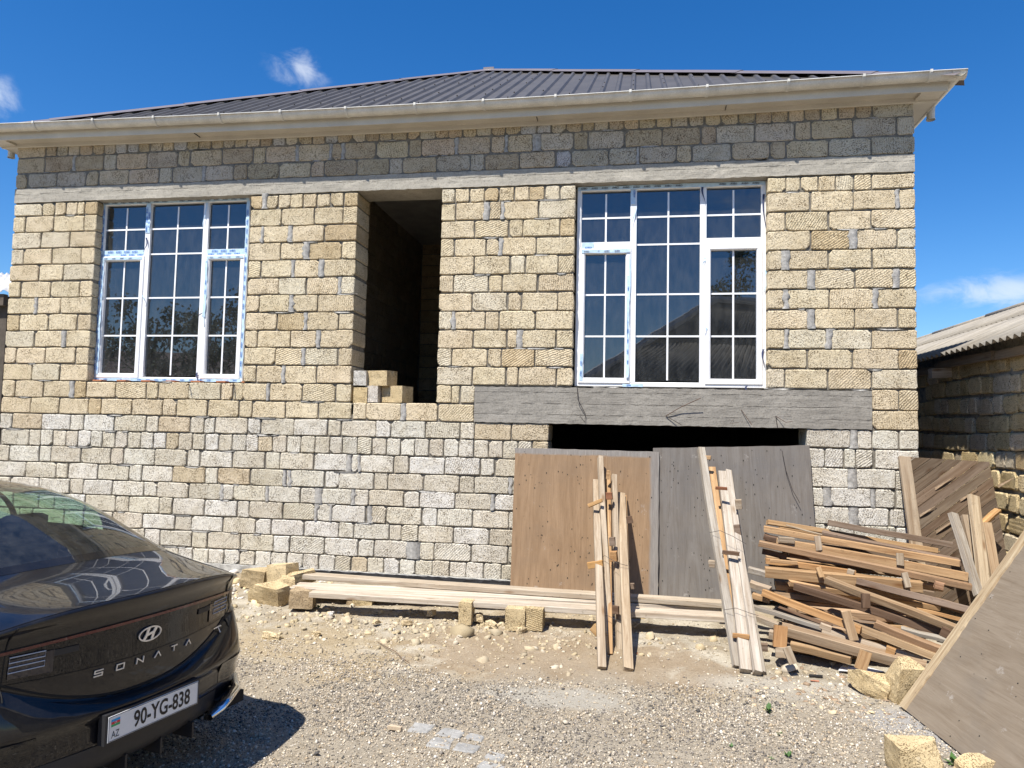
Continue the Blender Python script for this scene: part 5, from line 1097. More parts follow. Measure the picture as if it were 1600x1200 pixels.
M_blue = simple('flag_blue', (0.0, .30, .62), .4, 0, 9, 0); M_red = simple('flag_red', (0.65, .02, .04), .4, 0, 9, 0); M_green = simple('flag_green', (0.02, .35, .12), .4, 0, 9, 0)
TH = R_(78.6); car = tag(empty('parked_car'), 'black saloon car parked at the left with its tail and number plate towards the yard', 'car')
Fv = Vector((-math.sin(TH), math.cos(TH), 0)); Rv = Vector((math.cos(TH), math.sin(TH), 0))
car.matrix_world = Matrix(((Fv.x, Rv.x, 0, 5.583), (Fv.y, Rv.y, 0, -4.715), (0, 0, 1, -.2), (0, 0, 0, 1)))   # local x forward, y to the car's right, z up
def part(mb, name, mats, smooth=False, parent=None):
    me = mb.mesh(name); o = link(name, me, parent or car, mats, smooth); return o
def fixn(o):
    bm = bmesh.new(); bm.from_mesh(o.data); bmesh.ops.remove_doubles(bm, verts=bm.verts, dist=1e-5); bmesh.ops.recalc_face_normals(bm, faces=bm.faces); bm.to_mesh(o.data); bm.free()
US = [-1, -.992, -.975, -.95, -.91, -.86, -.80, -.76, -.69, -.6, -.5, -.4, -.3, -.2, -.1]; US = US+[0]+[-u for u in US[::-1]]
SS = [0, .02, .05, .1, .18, .27, .36, .45, .54, .62, .68, .76, .86, .97, 1.08, 1.19, 1.30, 1.40, 1.46, 1.6, 1.75, 1.9, 2.1, 2.3, 2.5, 2.7, 2.84, 3.0, 3.1, 3.25, 3.4, 3.55, 3.72, 3.85, 4.0, 4.2, 4.4, 4.6, 4.75, 4.86]
RG = (.62, 1.46, .76); WG = (2.84, 3.72, .80); SG = (1.30, 3.25, .80, .975)
body = MB(); nu = len(US); gl = MB(); gv = [top_pt(s, u) for s in SS for u in US]
fb = []
for i in range(len(SS)-1):
    s0, s1 = SS[i], SS[i+1]
    for j in range(nu-1):
        u0, u1 = sorted((abs(US[j]), abs(US[j+1]))); q = (i*nu+j, i*nu+j+1, (i+1)*nu+j+1, (i+1)*nu+j)
        if s0 >= RG[0]-1e-6 and s1 <= RG[1]+1e-6 and u1 <= RG[2]+1e-6: continue
        if s0 >= WG[0]-1e-6 and s1 <= WG[1]+1e-6 and u1 <= WG[2]+1e-6: continue
        if s0 >= SG[0]-1e-6 and s1 <= SG[1]+1e-6 and u0 >= SG[2]-1e-6 and u1 <= SG[3]+1e-6: continue
        fb.append(q)
body.add(gv, fb)
QS = [0, .03, .07, .12, .17, .24, .35, .5, .65, .8, .9, .96, 1.0, 1.012, 1.04, 1.07, 1.12, 1.18, 1.25, 1.32, 1.4, 1.5, 1.6, 1.7, 1.8, 1.88, 1.94, 2.0]
def grid(mb, fn, A, B, m=0, skip=None):
    v = [fn(a, b_) for a in A for b_ in B]; n = len(B)
    mb.add(v, [(i*n+j, i*n+j+1, (i+1)*n+j+1, (i+1)*n+j) for i in range(len(A)-1) for j in range(n-1) if not (skip and skip(A[i], A[i+1], B[j], B[j+1]))], m)
grid(body, lambda q, u: rear_pt(u, q), QS, US)
SS2 = sorted(set(SS+[x/20 for x in range(10, 96)]))
def arch(s0, s1, q0, q1):
    for ws in (.98, 3.82):
        P = side_pt((s0+s1)/2, (q0+q1)/2, 1)
        if (P.x-ws)**2+(P.z-.34)**2 < .37**2: return True
for sg in (1, -1): grid(body, lambda q, s: side_pt(s, q, sg), QS, SS2, 0, lambda q0, q1, s0, s1: arch(s0, s1, q0, q1))
grid(body, lambda q, u: front_pt(u, q), [2*i/16 for i in range(17)], US)
body.add([(.16, -.8, .25), (.16, .8, .25), (4.7, .75, .25), (4.7, -.75, .25)], [(0, 1, 2, 3)])
bo = part(body, 'body', M_paint, True); fixn(bo)
bo.data.polygons.foreach_set('use_smooth', [True]*len(bo.data.polygons))
def sub(lo, hi, n): return [lo+(hi-lo)*i/n for i in range(n+1)]
def glass_part(name, s0, s1, fn_u, off=.002, border=.06):
    g = MB(); A = sub(s0, s1, 16); B = sub(-1, 1, 24); v = []
    for a in A:
        for b_ in B:
            p = top_pt(a, fn_u*b_); v.append(p+Vector((-.2, 0, 1)).normalized()*off)
    n = len(B); f = []; mi = []
    for i in range(16):
        for j in range(24):
            f.append((i*n+j, i*n+j+1, (i+1)*n+j+1, (i+1)*n+j)); g.m.append(1 if (i in (0, 15) and border > .05) or j in (0, 23) else 0); g.c.append(None)
    g.v = v; g.f = f; return part(g, name, [M_carglass, M_gloss], True)
glass_part('rear_window', .612, 1.466, .765); glass_part('windscreen', 2.83, 3.73, .81)
for sg in (1, -1):
    g = MB(); grid(g, lambda s, u: top_pt(s, sg*u)+Vector((0, sg*.003, .001)), sub(1.28, 3.27, 20), sub(.795, .978, 5)); o = part(g, 'side_window', M_carglass, True)
    for s in (2.25,):
        g = MB(); grid(g, lambda a, u: top_pt(a, sg*u)+Vector((0, sg*.006, .002)), [s-.035, s+.035], sub(.79, .98, 5)); part(g, 'door_pillar', M_gloss, True, o)
    g = MB(); g.tube([top_pt(s, sg*.985)+Vector((0, sg*.006, .0)) for s in sub(1.2, 3.4, 12)], .007, 6); part(g, 'window_trim', M_chrome, True, o)
    # door seams and handles
    g = MB()
    for s in (1.35, 2.27, 3.2): g.tube([side_pt(s, q, sg)+Vector((0, sg*.001, 0)) for q in sub(0.05, 1.85, 14)], .0035, 4)
    part(g, 'door_seam', M_dull, False)
    g = MB()
    for s in (1.75, 2.7): c = side_pt(s, .35, sg); g.box(c.x-.1, c.x+.1, c.y-.012, c.y+.018, c.z-.012, c.z+.014)
    part(g, 'door_handle', M_paint); c = top_pt(3.2, sg*.97); g = MB(); M0 = Matrix.Translation(c+Vector((0, sg*.12, .0)))
    g.add([M0 @ Vector((x, y, z)) for x in (-.05, .06) for y in (-.11, .11) for z in (-.05, .07)], [(0, 1, 3, 2), (4, 6, 7, 5), (0, 4, 5, 1), (2, 3, 7, 6), (0, 2, 6, 4), (1, 5, 7, 3)]); part(g, 'wing_mirror', M_paint)
# interior
g = MB(); g.box(.72, 1.5, -.62, .62, .93, .96); g.box(.5, 4.0, -.8, .8, .28, .33); g.box(3.1, 3.7, -.7, .7, .75, .97); part(g, 'cabin_floor', M_seat)
for (s, t) in ((1.55, -.36), (1.55, .36), (2.55, -.37), (2.55, .37)):
    g = MB()
    def rb(cx, cy, cz, dx, dy, dz, tilt=0):
        A = [math.pi*2*i/12 for i in range(12)]; v = []
        for z_, k in ((-1, .8), (-.8, 1), (.8, 1), (1, .75)):
            for a in A: x_ = max(-1, min(1, 1.25*math.cos(a))); y_ = max(-1, min(1, 1.25*math.sin(a))); v.append((cx+x_*dx*k-tilt*(z_*dz), cy+y_*dy*k, cz+z_*dz))
        g.add(v, [(12*i+j, 12*i+(j+1) % 12, 12*i+12+(j+1) % 12, 12*i+12+j) for i in range(3) for j in range(12)]+[tuple(range(12)), tuple(36+j for j in range(12))])
    rb(s, t, .82, .07, .24, .30, .25); rb(s-.10, t, 1.18, .045, .13, .09, .1); rb(s+.3, t, .55, .26, .25, .08); part(g, 'seat', M_seat, True)
g = MB(); g.tube([Vector((3.0+.0*math.cos(a), -.37+.18*math.cos(a), .98+.17*math.sin(a))) for a in sub(0, 2*math.pi*.97, 18)], .014, 6, closed=True); part(g, 'steering_wheel', M_seat, True)
# wheels
def wheel(s, t):
    g = MB(); sg = 1 if t > 0 else -1; n = 40; prof = [(.20, -.10), (.31, -.11), (.335, -.09), (.34, 0), (.335, .09), (.31, .11), (.23, .105)]
    v = [(s+r*math.cos(2*math.pi*i/n), t+sg*y, .34+r*math.sin(2*math.pi*i/n)) for i in range(n) for r, y in prof]; k = len(prof)
    g.add(v, [(i*k+j, i*k+j+1, ((i+1) % n)*k+j+1, ((i+1) % n)*k+j) for i in range(n) for j in range(k-1)]); wh = part(g, 'wheel', M_tyre, True)
    r = MB(); r.tube([(s+.225*math.cos(a), t+sg*.095, .34+.225*math.sin(a)) for a in sub(0, 2*math.pi, 36)[:-1]], .014, 6, closed=True)
    for i in range(10): a = 2*math.pi*i/10; c, q = math.cos(a), math.sin(a); r.add([(s+c*.03-q*.03, t+sg*.085, .34+q*.03+c*.03), (s+c*.03+q*.03, t+sg*.085, .34+q*.03-c*.03), (s+c*.22+q*.018, t+sg*.10, .34+q*.22-c*.018), (s+c*.22-q*.018, t+sg*.10, .34+q*.22+c*.018)], [(0, 1, 2, 3)])
    r.tube([(s, t+sg*.07, .34), (s, t+sg*.1, .34)], .05, 12); part(r, 'rim', M_rim, False, wh)
    d = MB(); d.tube([(s, t+sg*.02, .34), (s, t+sg*.06, .34)], .19, 20); part(d, 'brake_disc', M_dull, False, wh)
    d = MB(); v = []; A = sub(-.15, math.pi+.15, 20)
    for a in A: v += [(s+.39*math.cos(a), t+sg*.115, .34+.39*math.sin(a)), (s+.39*math.cos(a), t-sg*.25, .34+.39*math.sin(a))]
    d.add(v, [(2*i, 2*i+1, 2*i+3, 2*i+2) for i in range(20)]); part(d, 'wheel_arch_liner', M_dull, True)
for s in (.98, 3.82):
    for t in (-.80, .80): wheel(s, t)
# rear end: find the rear surface point for (lateral, height)
def rear_at(t, h, off=0.004):
    u = max(-.999, min(.999, t/(.865*1.02)))
    lo, hi = 0.0, 2.0
    for _ in range(22):
        m = (lo+hi)/2
        if rear_pt(u, m).z > h: lo = m
        else: hi = m
    P = rear_pt(u, lo); p2 = rear_pt(min(.999, u+.01), lo); p1 = rear_pt(max(-.999, u-.01), lo); tan = (p2-p1).normalized(); nrm = Vector((-abs(tan.y), tan.x*(1 if tan.y > 0 else -1), 0)).normalized()
    P.y = t if abs(t) < .6 else P.y
    return P+nrm*off
def rpatch(name, t0, t1, hlo, hhi, m, off=.004, nt_=24, nh=4, parent=None, rim=True):
    g = MB(); A = sub(t0, t1, nt_); v = []
    for a in A:
        l, h = (hlo(a) if callable(hlo) else hlo), (hhi(a) if callable(hhi) else hhi)
        v += [rear_at(a, l+(h-l)*j/nh, off) for j in range(nh+1)]
    g.add(v, [(i*(nh+1)+j, i*(nh+1)+j+1, (i+1)*(nh+1)+j+1, (i+1)*(nh+1)+j) for i in range(nt_) for j in range(nh)])
    if rim:   # return edges so that the piece has body
        for side_ in (0, nh):
            e = [v[i*(nh+1)+side_] for i in range(nt_+1)]; g.add(e+[p+Vector((off+.006, 0, 0)) for p in e], [(i, i+1, nt_+1+i+1, nt_+1+i) for i in range(nt_)])
    return part(g, name, m, True, parent)
lt = lambda t: .905-.018*(abs(t)/.6)**2      # top of the lamp panel
lb = lambda t: .742+.02*(abs(t)/.6)**2
panel_ = rpatch('lamp_panel', -.80, .80, lb, lambda t: lt(t)+.012, M_gloss, .004, 40, 5)
rpatch('light_bar', -.80, .80, lambda t: lt(t)-.004, lambda t: lt(t)+.009, M_lampred, .008, 40, 2)
for sg in (1, -1):
    a, b_ = sorted((sg*.44, sg*.60)); lamp = rpatch('tail_lamp', a, b_, lambda t: lb(t)+.02, lambda t: lt(t)-.03, M_lens, .009, 8, 3)
    g = MB()
    for zc in (.858, .818):
        pts = [(sg*.475, zc+.011), (sg*.60, zc+.011), (sg*.60, zc-.011), (sg*.475, zc-.011)]; g.tube([rear_at(t, h, .013) for t, h in pts], .0022, 5, closed=True)
    part(g, 'lamp_outline', M_line, False, lamp)
    a, b_ = sorted((sg*.34, sg*.455)); rpatch('reflector', a, b_, .836, .862, M_dull, .009, 5, 2)
    g = MB(); g.tube([rear_at(sg*.615, h, .003) for h in sub(.60+.10, 1.0, 14)], .003, 4); part(g, 'boot_seam', M_gap)
    g = MB(); g.tube([side_pt(.02+.0*q, q, sg)+Vector((0, sg*.001, 0)) for q in sub(.2, 1.0, 5)], .003, 4); part(g, 'bumper_seam', M_gap)
g = MB(); g.tube([rear_at(t, lb(t)-.002, .002) for t in sub(-.78, .78, 30)], .0025, 4); part(g, 'panel_seam', M_gap)
g = MB(); g.tube([rear_at(t, ledge(t)+.012, .0) for t in sub(-.7, .7, 30)], .006, 5); part(g, 'boot_lid_gap', M_gap)
g = MB(); g.tube([top_pt(.02, u)+Vector((0, 0, .001)) for u in sub(-.93, .93, 30)], .0022, 4); part(g, 'lip_edge', M_gloss)
# boot lid side seams on the deck
for sg in (1, -1):
    g = MB(); g.tube([top_pt(s, sg*(.80+.06*max(0, .3-s)/.3))+Vector((0, 0, .0005)) for s in sub(.01, .60, 14)], .0028, 4); part(g, 'boot_seam', M_gap)
# emblem: ring and slanted H
g = MB(); cy, cz, ra, rbb = .008, .826, .066, .0345
def em(x, z, off=.012): return rear_at(cy+x, cz+z, off)
ring_o = [(ra*math.cos(a), rbb*math.sin(a)) for a in sub(0, 2*math.pi, 40)[:-1]]; ring_i = [((ra-.0065)*math.cos(a), (rbb-.0065)*math.sin(a)) for a in sub(0, 2*math.pi, 40)[:-1]]
v = [em(*p, .009) for p in ring_o]+[em(*p, .014) for p in ring_o]+[em(*p, .014) for p in ring_i]+[em(*p, .009) for p in ring_i]; n = 40
g.add(v, [(k*n+i, k*n+(i+1) % n, (k+1)*n+(i+1) % n, (k+1)*n+i) for k in range(3) for i in range(n)])
def poly3(pts, o0=.009, o1=.0135):
    k = len(pts); g.add([em(*p, o1) for p in pts]+[em(*p, o0) for p in pts], [tuple(range(k))]+[(i, k+i, k+(i+1) % k, (i+1) % k) for i in range(k)])
hH = .0285
def lean(x, z): return (x+z*.42, z)
poly3([lean(*p) for p in ((-.034, -.026), (-.016, -.0285), (-.012, -.004), (-.012, .004), (-.014, .0285), (-.030, .026), (-.027, 0))])
poly3([lean(*p) for p in ((.016, -.0285), (.030, -.026), (.027, 0), (.034, .026), (.014, .0285), (.012, .004), (.012, -.004))])
poly3([lean(*p) for p in ((-.016, -.010), (.014, -.003), (.016, .010), (-.014, .003))])
part(g, 'emblem', M_badge)
# model lettering, wide capitals built from strokes
glyph = {'S': [((1, 1), (0, 1)), ((0, 1), (0, .5)), ((0, .5), (1, .5)), ((1, .5), (1, 0)), ((1, 0), (0, 0))], 'O': [((0, 0), (0, 1)), ((0, 1), (1, 1)), ((1, 1), (1, 0)), ((1, 0), (0, 0))],
         'N': [((0, 0), (0, 1)), ((0, 1), (1, 0)), ((1, 0), (1, 1))], 'A': [((0, 0), (.5, 1)), ((.5, 1), (1, 0))], 'T': [((0, 1), (1, 1)), ((.5, 1), (.5, 0))]}
for i, ch in enumerate('SONATA'):
    g = MB()
    x0 = -.262+i*.1045+.0; lw_, lh = .036, .0235
    for (a, b_) in glyph[ch]:
        p = Vector((x0+a[0]*lw_+a[1]*.003, .700+.0*i+a[1]*lh)); q = Vector((x0+b_[0]*lw_+b_[1]*.003, .700+b_[1]*lh)); d = (q-p).normalized()*.0024; nn = Vector((-d.y, d.x)); c4 = [p-d+nn, q+d+nn, q+d-nn, p-d-nn]
        v = [rear_at(c.x, c.y, .008) for c in c4]+[rear_at(c.x, c.y, .003) for c in c4]; g.add(v, [(0, 1, 2, 3), (0, 4, 5, 1), (1, 5, 6, 2), (2, 6, 7, 3), (3, 7, 4, 0)])
    part(g, 'letter', M_badge)
g = MB(); x0 = .555
for (a, b_, c, d) in ((.50, .575, .716, .722), (.545, .553, .69, .716)): g.add([rear_at(a, c, .007), rear_at(b_, c, .007), rear_at(b_, d, .007), rear_at(a, d, .007)], [(0, 1, 2, 3)])
part(g, 'trim_badge', M_badge)
# number plate
pc, ph_ = .014, .4765; fr = MB(); fr.box(-.012, .03, pc-.272, pc+.272, ph_-.067, ph_+.065); part(fr, 'plate_frame', M_dull)
g = MB(); g.box(-.016, -.0122, pc-.259, pc+.259, ph_-.055, ph_+.055); plt = part(g, 'number_plate', M_plate)
def on_plate(body_, cx, cz_, size, xs, m, bold=.0, name='plate_lettering'):
    v, f = text_geo(body_, size, xs, bold); gg = MB(); gg.add([(-.0172, pc+cx+a, ph_+cz_+b_) for a, b_ in v], f); return part(gg, name, m, False, plt)
on_plate('90-YG-838', .040, 0, .076, .74, M_ink, .022); on_plate('AZ', -.222, -.026, .030, .7, M_ink, 0)
g = MB()
for (k, mm_) in ((0, M_green), (1, M_red), (2, M_blue)):
    g.box(-.0170, -.0162, pc-.245, pc-.200, ph_+.008+.0105*k, ph_+.008+.0105*(k+1), k)
part(g, 'flag', [M_green, M_red, M_blue], False, plt)
g = MB(); g.tube([(-.0175, pc-.224+.0045*math.cos(a), ph_+.0237+.0045*math.sin(a)) for a in sub(.7, 2*math.pi-.7, 8)], .0007, 4); g.box(-.0178, -.0171, pc-.2205, pc-.2175, ph_+.0222, ph_+.0252); part(g, 'flag_emblem', M_plate, False, plt)
g = MB(); 
for (y, z) in ((-.259, 0), (.259, 0)): pass
v = [(-.0168, pc+a, ph_+b_) for a, b_ in ((-.256, -.052), (.256, -.052), (.256, .052), (-.256, .052))]; g.tube([Vector(p) for p in v], .0012, 4, closed=True); part(g, 'plate_rim', M_dull, False, plt)
# lower bumper: dull insert, diffuser fins, chrome tail trims
rpatch('bumper_insert', -.50, .50, .27, .405, M_dull, .006, 20, 4)
for sg in (1, -1):
    g = MB(); pl_ = [(.435, .285, .075), (.462, .335, .02), (.52, .352, .03), (.64, .368, .08), (.755, .395, .20)]; pts = []
    for (t, h, s) in pl_: pts.append(Vector((s-.035, sg*t, h)))
    v = []
    for p in pts: v += [p+Vector((0, 0, .014)), p+Vector((-.012, 0, 0)), p+Vector((0, 0, -.016)), p+Vector((.05, 0, -.02)), p+Vector((.05, 0, .014))]
    g.add(v, [(5*i+j, 5*i+(j+1) % 5, 5*i+5+(j+1) % 5, 5*i+5+j) for i in range(4) for j in range(5)]+[(0, 1, 2, 3, 4), (20, 21, 22, 23, 24)]); part(g, 'tail_trim', M_chrome, True)
    g = MB(); g.box(.06, .16, *sorted((sg*.50, sg*.70)), .285, .345); part(g, 'exhaust_outlet', M_gap)
    a, b_ = sorted((sg*.52, sg*.76)); rpatch('corner_vent', a, b_, .43, .535, M_gloss, .006, 6, 2)
for t in (-.3, -.1, .1, .3): g = MB(); g.box(.03, .2, t-.006, t+.006, .235, .31); part(g, 'diffuser_fin', M_dull)
# heater lines in the rear glass and aerial
g = MB()
for s in sub(.72, 1.36, 9): g.tube([top_pt(s, u)-Vector((0, 0, .003)) for u in sub(-.68, .68, 12)], .0008, 3)
part(g, 'heater_line', M_wire)
g = MB(); b_ = Vector((1.75, 0, 1.43)); g.add([b_+Vector(p) for p in ((-.08, -.02, 0), (-.08, .02, 0), (.07, -.015, 0), (.07, .015, 0), (-.06, 0, .055))], [(0, 1, 4), (0, 4, 2), (1, 3, 4), (2, 4, 3)]); part(g, 'roof_aerial', M_paint, True)
# =================================================================== YARD DEBRIS
def scatter(name, N_, region, size, palette, flat=.6, dens=None, label=None, parent=None, seed=1, sub_=0, sinkf=.3):
    r = np.random.default_rng(seed); base = np.array([(1, 0, 0), (-1, 0, 0), (0, 1, 0), (0, -1, 0), (0, 0, 1), (0, 0, -1)], float)
    tri = np.array([(0, 2, 4), (2, 1, 4), (1, 3, 4), (3, 0, 4), (2, 0, 5), (1, 2, 5), (3, 1, 5), (0, 3, 5)])
    if sub_:   # a fuller pebble: cube-octahedral
        base = np.array([(a, b_, c) for a in (-.72, .72) for b_ in (-.72, .72) for c in (-.6, .6)]+[(0, 0, .95), (0, 0, -.95)], float)
        tri = np.array([(0, 1, 5), (0, 5, 4), (2, 7, 3), (2, 6, 7), (0, 3, 1), (0, 2, 3), (4, 5, 7), (4, 7, 6), (1, 3, 8), (3, 7, 8), (7, 5, 8), (5, 1, 8)])
    pts = []
    while len(pts) < N_:
        x, y = r.uniform(region[0], region[1]), r.uniform(region[2], region[3])
        if dens and r.random() > dens(x, y): continue
        pts.append((x, y))
    pts = np.array(pts); n = len(pts); nb = len(base)
    s = size[0]*np.exp(r.normal(0, size[1], n)); sc = np.stack([s*r.uniform(.7, 1.3, n), s*r.uniform(.6, 1.1, n), s*flat*r.uniform(.6, 1.2, n)], 1); a = r.uniform(0, 6.28, n)
    V = base[None]*(1+r.uniform(-.42, .42, (n, nb, 3)))*sc[:, None]; tl = r.normal(0, .3, n); c, q = np.cos(tl)[:, None], np.sin(tl)[:, None]
    V[:, :, 0], V[:, :, 2] = V[:, :, 0]*c-V[:, :, 2]*q, V[:, :, 0]*q+V[:, :, 2]*c
    c, q = np.cos(a)[:, None], np.sin(a)[:, None]; x = V[:, :, 0]*c-V[:, :, 1]*q; y = V[:, :, 0]*q+V[:, :, 1]*c
    zg = np.array([ground_h(p[0], p[1]) for p in pts])
    P = np.stack([x+pts[:, 0:1], y+pts[:, 1:2], V[:, :, 2]+(zg+sc[:, 2]*(1-sinkf*2))[:, None]], 2)
    me = bpy.data.meshes.new(name); nt_ = len(tri); me.vertices.add(n*nb); me.vertices.foreach_set('co', P.reshape(-1)); F_ = (tri[None]+(np.arange(n)*nb)[:, None, None]).reshape(-1)
    me.loops.add(n*nt_*3); me.loops.foreach_set('vertex_index', F_.astype(np.int32)); me.polygons.add(n*nt_); me.polygons.foreach_set('loop_start', (np.arange(n*nt_)*3).astype(np.int32)); me.polygons.foreach_set('loop_total', np.full(n*nt_, 3, np.int32)); me.update(calc_edges=True)
    ca = me.color_attributes.new('Col', 'FLOAT_COLOR', 'POINT'); pal = np.array(palette); ci = pal[r.integers(0, len(pal), n)]*r.uniform(.75, 1.25, (n, 1)); ca.data.foreach_set('color', np.repeat(np.concatenate([ci, r.random((n, 1))], 1), nb, 0).astype(np.float32).reshape(-1))
    o = link(name, me, parent, M_pebble); tag(o, label, label and 'rubble', kind='stuff'); return o
def ground_h(x, y): return gz(x, y)+0.022*mnoise.noise(Vector((x*1.1, y*1.1, 3.3)))+0.012*mnoise.noise(Vector((x*5, y*5, 1)))+0.006*mnoise.noise(Vector((x*16, y*16, 9)))
m, t, b = mat('pebble'); a_ = N(t, 'ShaderNodeAttribute', attribute_name='Col'); geo = N(t, 'ShaderNodeNewGeometry'); n1 = noise(t, geo.outputs['Position'], 150, 3, .6)
t.links.new(mix(t, mrange(t, n1, .35, .7, 0, .5), a_.outputs['Color'], mix(t, 1.0, a_.outputs['Color'], (.55, .5, .45), 'MULTIPLY')), b.inputs['Base Color']); b.inputs['Roughness'].default_value = .9; b.inputs['Specular IOR Level'].default_value = .2; M_pebble = m
GRV = [(.46, .39, .29), (.30, .26, .21), (.54, .48, .38), (.58, .54, .47), (.20, .18, .155), (.40, .32, .22), (.50, .43, .33)]
GRD = [(.16, .145, .125), (.20, .18, .16), (.27, .24, .205), (.42, .38, .31), (.09, .085, .08)]
def sm(a, b_, x): t = min(1, max(0, (x-a)/(b_-a))); return t*t*(3-2*t)
def nz2(x, y, s, o=0): return .5+.5*mnoise.noise(Vector((x*s, y*s, o)))
def tanmask(x, y): return 1-sm(.8, 1.15, math.hypot((x-7.25)/1.35, (y+1.95)/.6)+(nz2(x, y, 2)-.5)*.8)
def dens_g(x, y):
    d = sm(-1.6, -2.7, y+(nz2(x, y, 1.3)-.5)*1.2); d = max(d, .10); d *= 1-.85*tanmask(x, y); d *= 1-.75*(1-sm(.8, 1.2, math.hypot((x-7.35)/.5, (y+2.80)/.22)+(nz2(x, y, 4)-.5)*.5)); d *= .35+.65*sm(.35, .6, nz2(x, y, 2.2, 5)); return d
scatter('gravel', 105000, (2.6, 11.2, -6.0, -0.7), (.0060, .38), GRV, .75, dens_g, 'fine pale gravel spread over the yard towards the street', None, 3)
scatter('gravel', 30000, (4.2, 8.9, -5.6, -1.6), (.0055, .35), GRD, .75, lambda x, y: sm(-1.9, -2.6, y+(nz2(x, y, 1.5, 7)-.5))*(1-.9*tanmask(x, y))*sm(.3, .6, nz2(x, y, 1.4, 8)), 'darker grey gravel in the middle of the yard beside the car', None, 4)
scatter('rubble', 1900, (3.2, 9.4, -2.6, -0.45), (.0085, .6), [(.42, .345, .22), (.46, .385, .26), (.38, .32, .225), (.50, .44, .34)], .6, lambda x, y: (.08+.92*math.exp(-((y+1.5)/.42)**2))*(.25+.75*sm(4.6, 5.2, x)*(1-sm(6.9, 8.2, x))), 'yellow limestone crumbs strewn in front of the planks', None, 5, 1)
scatter('rubble', 120, (3.6, 6.9, -1.9, -0.9), (.020, .38), [(.52, .43, .27), (.54, .46, .32), (.46, .39, .27)], .65, lambda x, y: math.exp(-((y+1.42)/.3)**2), 'knobbly limestone lumps along the shadow of the planks', None, 6, 1)
scatter('rubble', 420, (8.6, 10.3, -2.7, -1.7), (.011, .5), [(.64, .58, .46), (.55, .45, .30), (.30, .22, .15)], .4, None, 'pale chips and splinters on the ground by the timber pile', None, 8, 1)
scatter('rubble', 300, (2.0, 4.6, -1.1, -0.05), (.022, .55), [(.62, .51, .31), (.66, .62, .55)], .6, None, 'crumbled limestone at the wall foot behind the car', None, 9, 1)
# paving stones still showing through the gravel
M_paver = simple('paver_concrete', (0.30, .295, .28), .9, .3, 14, .6, .006, spec=.15)
for quad in (((634, 1143), (648, 1129), (682, 1131), (669, 1146)), ((680, 1148), (692, 1135), (727, 1142), (719, 1155)), ((724, 1154), (733, 1143), (760, 1150), (752, 1159)), ((662, 1166), (676, 1150), (710, 1154), (702, 1170)), ((705, 1171), (716, 1158), (752, 1166), (742, 1178)), ((755, 1184), (765, 1172), (790, 1179), (782, 1190)), ((741, 1200), (752, 1188), (790, 1194), (786, 1208))):
    P = []
    for (x, y) in quad:
        p = at(x, y, 'z', -.19)
        for _ in range(3): p = at(x, y, 'z', ground_h(p.x, p.y)+.004)
        P.append(p)
    cen = sum(P, Vector())/4; ring = []
    for i in range(4):
        a, c = P[i], P[(i+1) % 4]
        for k in range(4): q = a.lerp(c, k/4); q = q+(cen-q).normalized()*rng.uniform(-.002, .006)*(1 if k else 2.5); ring.append(q)
    n = len(ring); hz = max(p.z for p in P); ring = [Vector((p.x, p.y, cen.z)) for p in ring]
    v = [p-Vector((0, 0, .04)) for p in ring]+[p+Vector((0, 0, -.003)) for p in ring]+[p+(cen-p).normalized()*.006+Vector((0, 0, .002)) for p in ring]
    me = bpy.data.meshes.new('paver'); me.from_pydata(v, [], [tuple(2*n+i for i in range(n))]+[(k*n+i, k*n+(i+1) % n, (k+1)*n+(i+1) % n, (k+1)*n+i) for k in range(2) for i in range(n)]); me.update(); bm = bmesh.new(); bm.from_mesh(me); bmesh.ops.recalc_face_normals(bm, faces=bm.faces); bm.to_mesh(me); bm.free()
    link('paver', me, ground, M_paver)
# weeds
M_leaf = simple('weed_leaf', (0.06, .13, .03), .6, .3, 30, .1)
def weed(px, py, s, n, label, seed):
    rd = random.Random(seed); p = at(px, py, 'z', -.2); zg = ground_h(p.x, p.y); p = at(px, py, 'z', zg); g = MB()
    for i in range(n):
        a = rd.uniform(0, 6.28); el = rd.uniform(.25, 1.2); L_ = s*rd.uniform(.5, 1); w_ = L_*.22; d = Vector((math.cos(a)*math.cos(el), math.sin(a)*math.cos(el), math.sin(el))); sd_ = Vector((-math.sin(a), math.cos(a), 0))*w_
        g.add([(0, 0, 0), d*L_*.5+sd_, d*L_-Vector((0, 0, L_*.12)), d*L_*.5-sd_], [(0, 1, 2, 3)])
    o = g.build('weed', M_leaf); o.location = (p.x, p.y, zg+.004); tag(o, label, 'weed')
weed(1200, 1112, .07, 14, 'small dark green weed growing alone in the gravel', 1); weed(1219, 1150, .035, 8, 'tiny sprout in the gravel below the dark green weed', 2); weed(1232, 1184, .05, 10, 'small weed near the bottom edge in the gravel', 3)
weed(1390, 1068, .13, 9, 'green weed growing between the wedge stone and the upright block', 4); weed(1492, 1196, .09, 12, 'weed growing beside the pitted block at the bottom', 5); weed(498, 950, .06, 12, 'small weed under the front end of the planks', 6); weed(1143, 1168, .03, 7, 'tiny weed left of centre in the lower right gravel', 7); weed(1205, 1187, .03, 6, 'tiny weed at the very bottom of the gravel', 8)
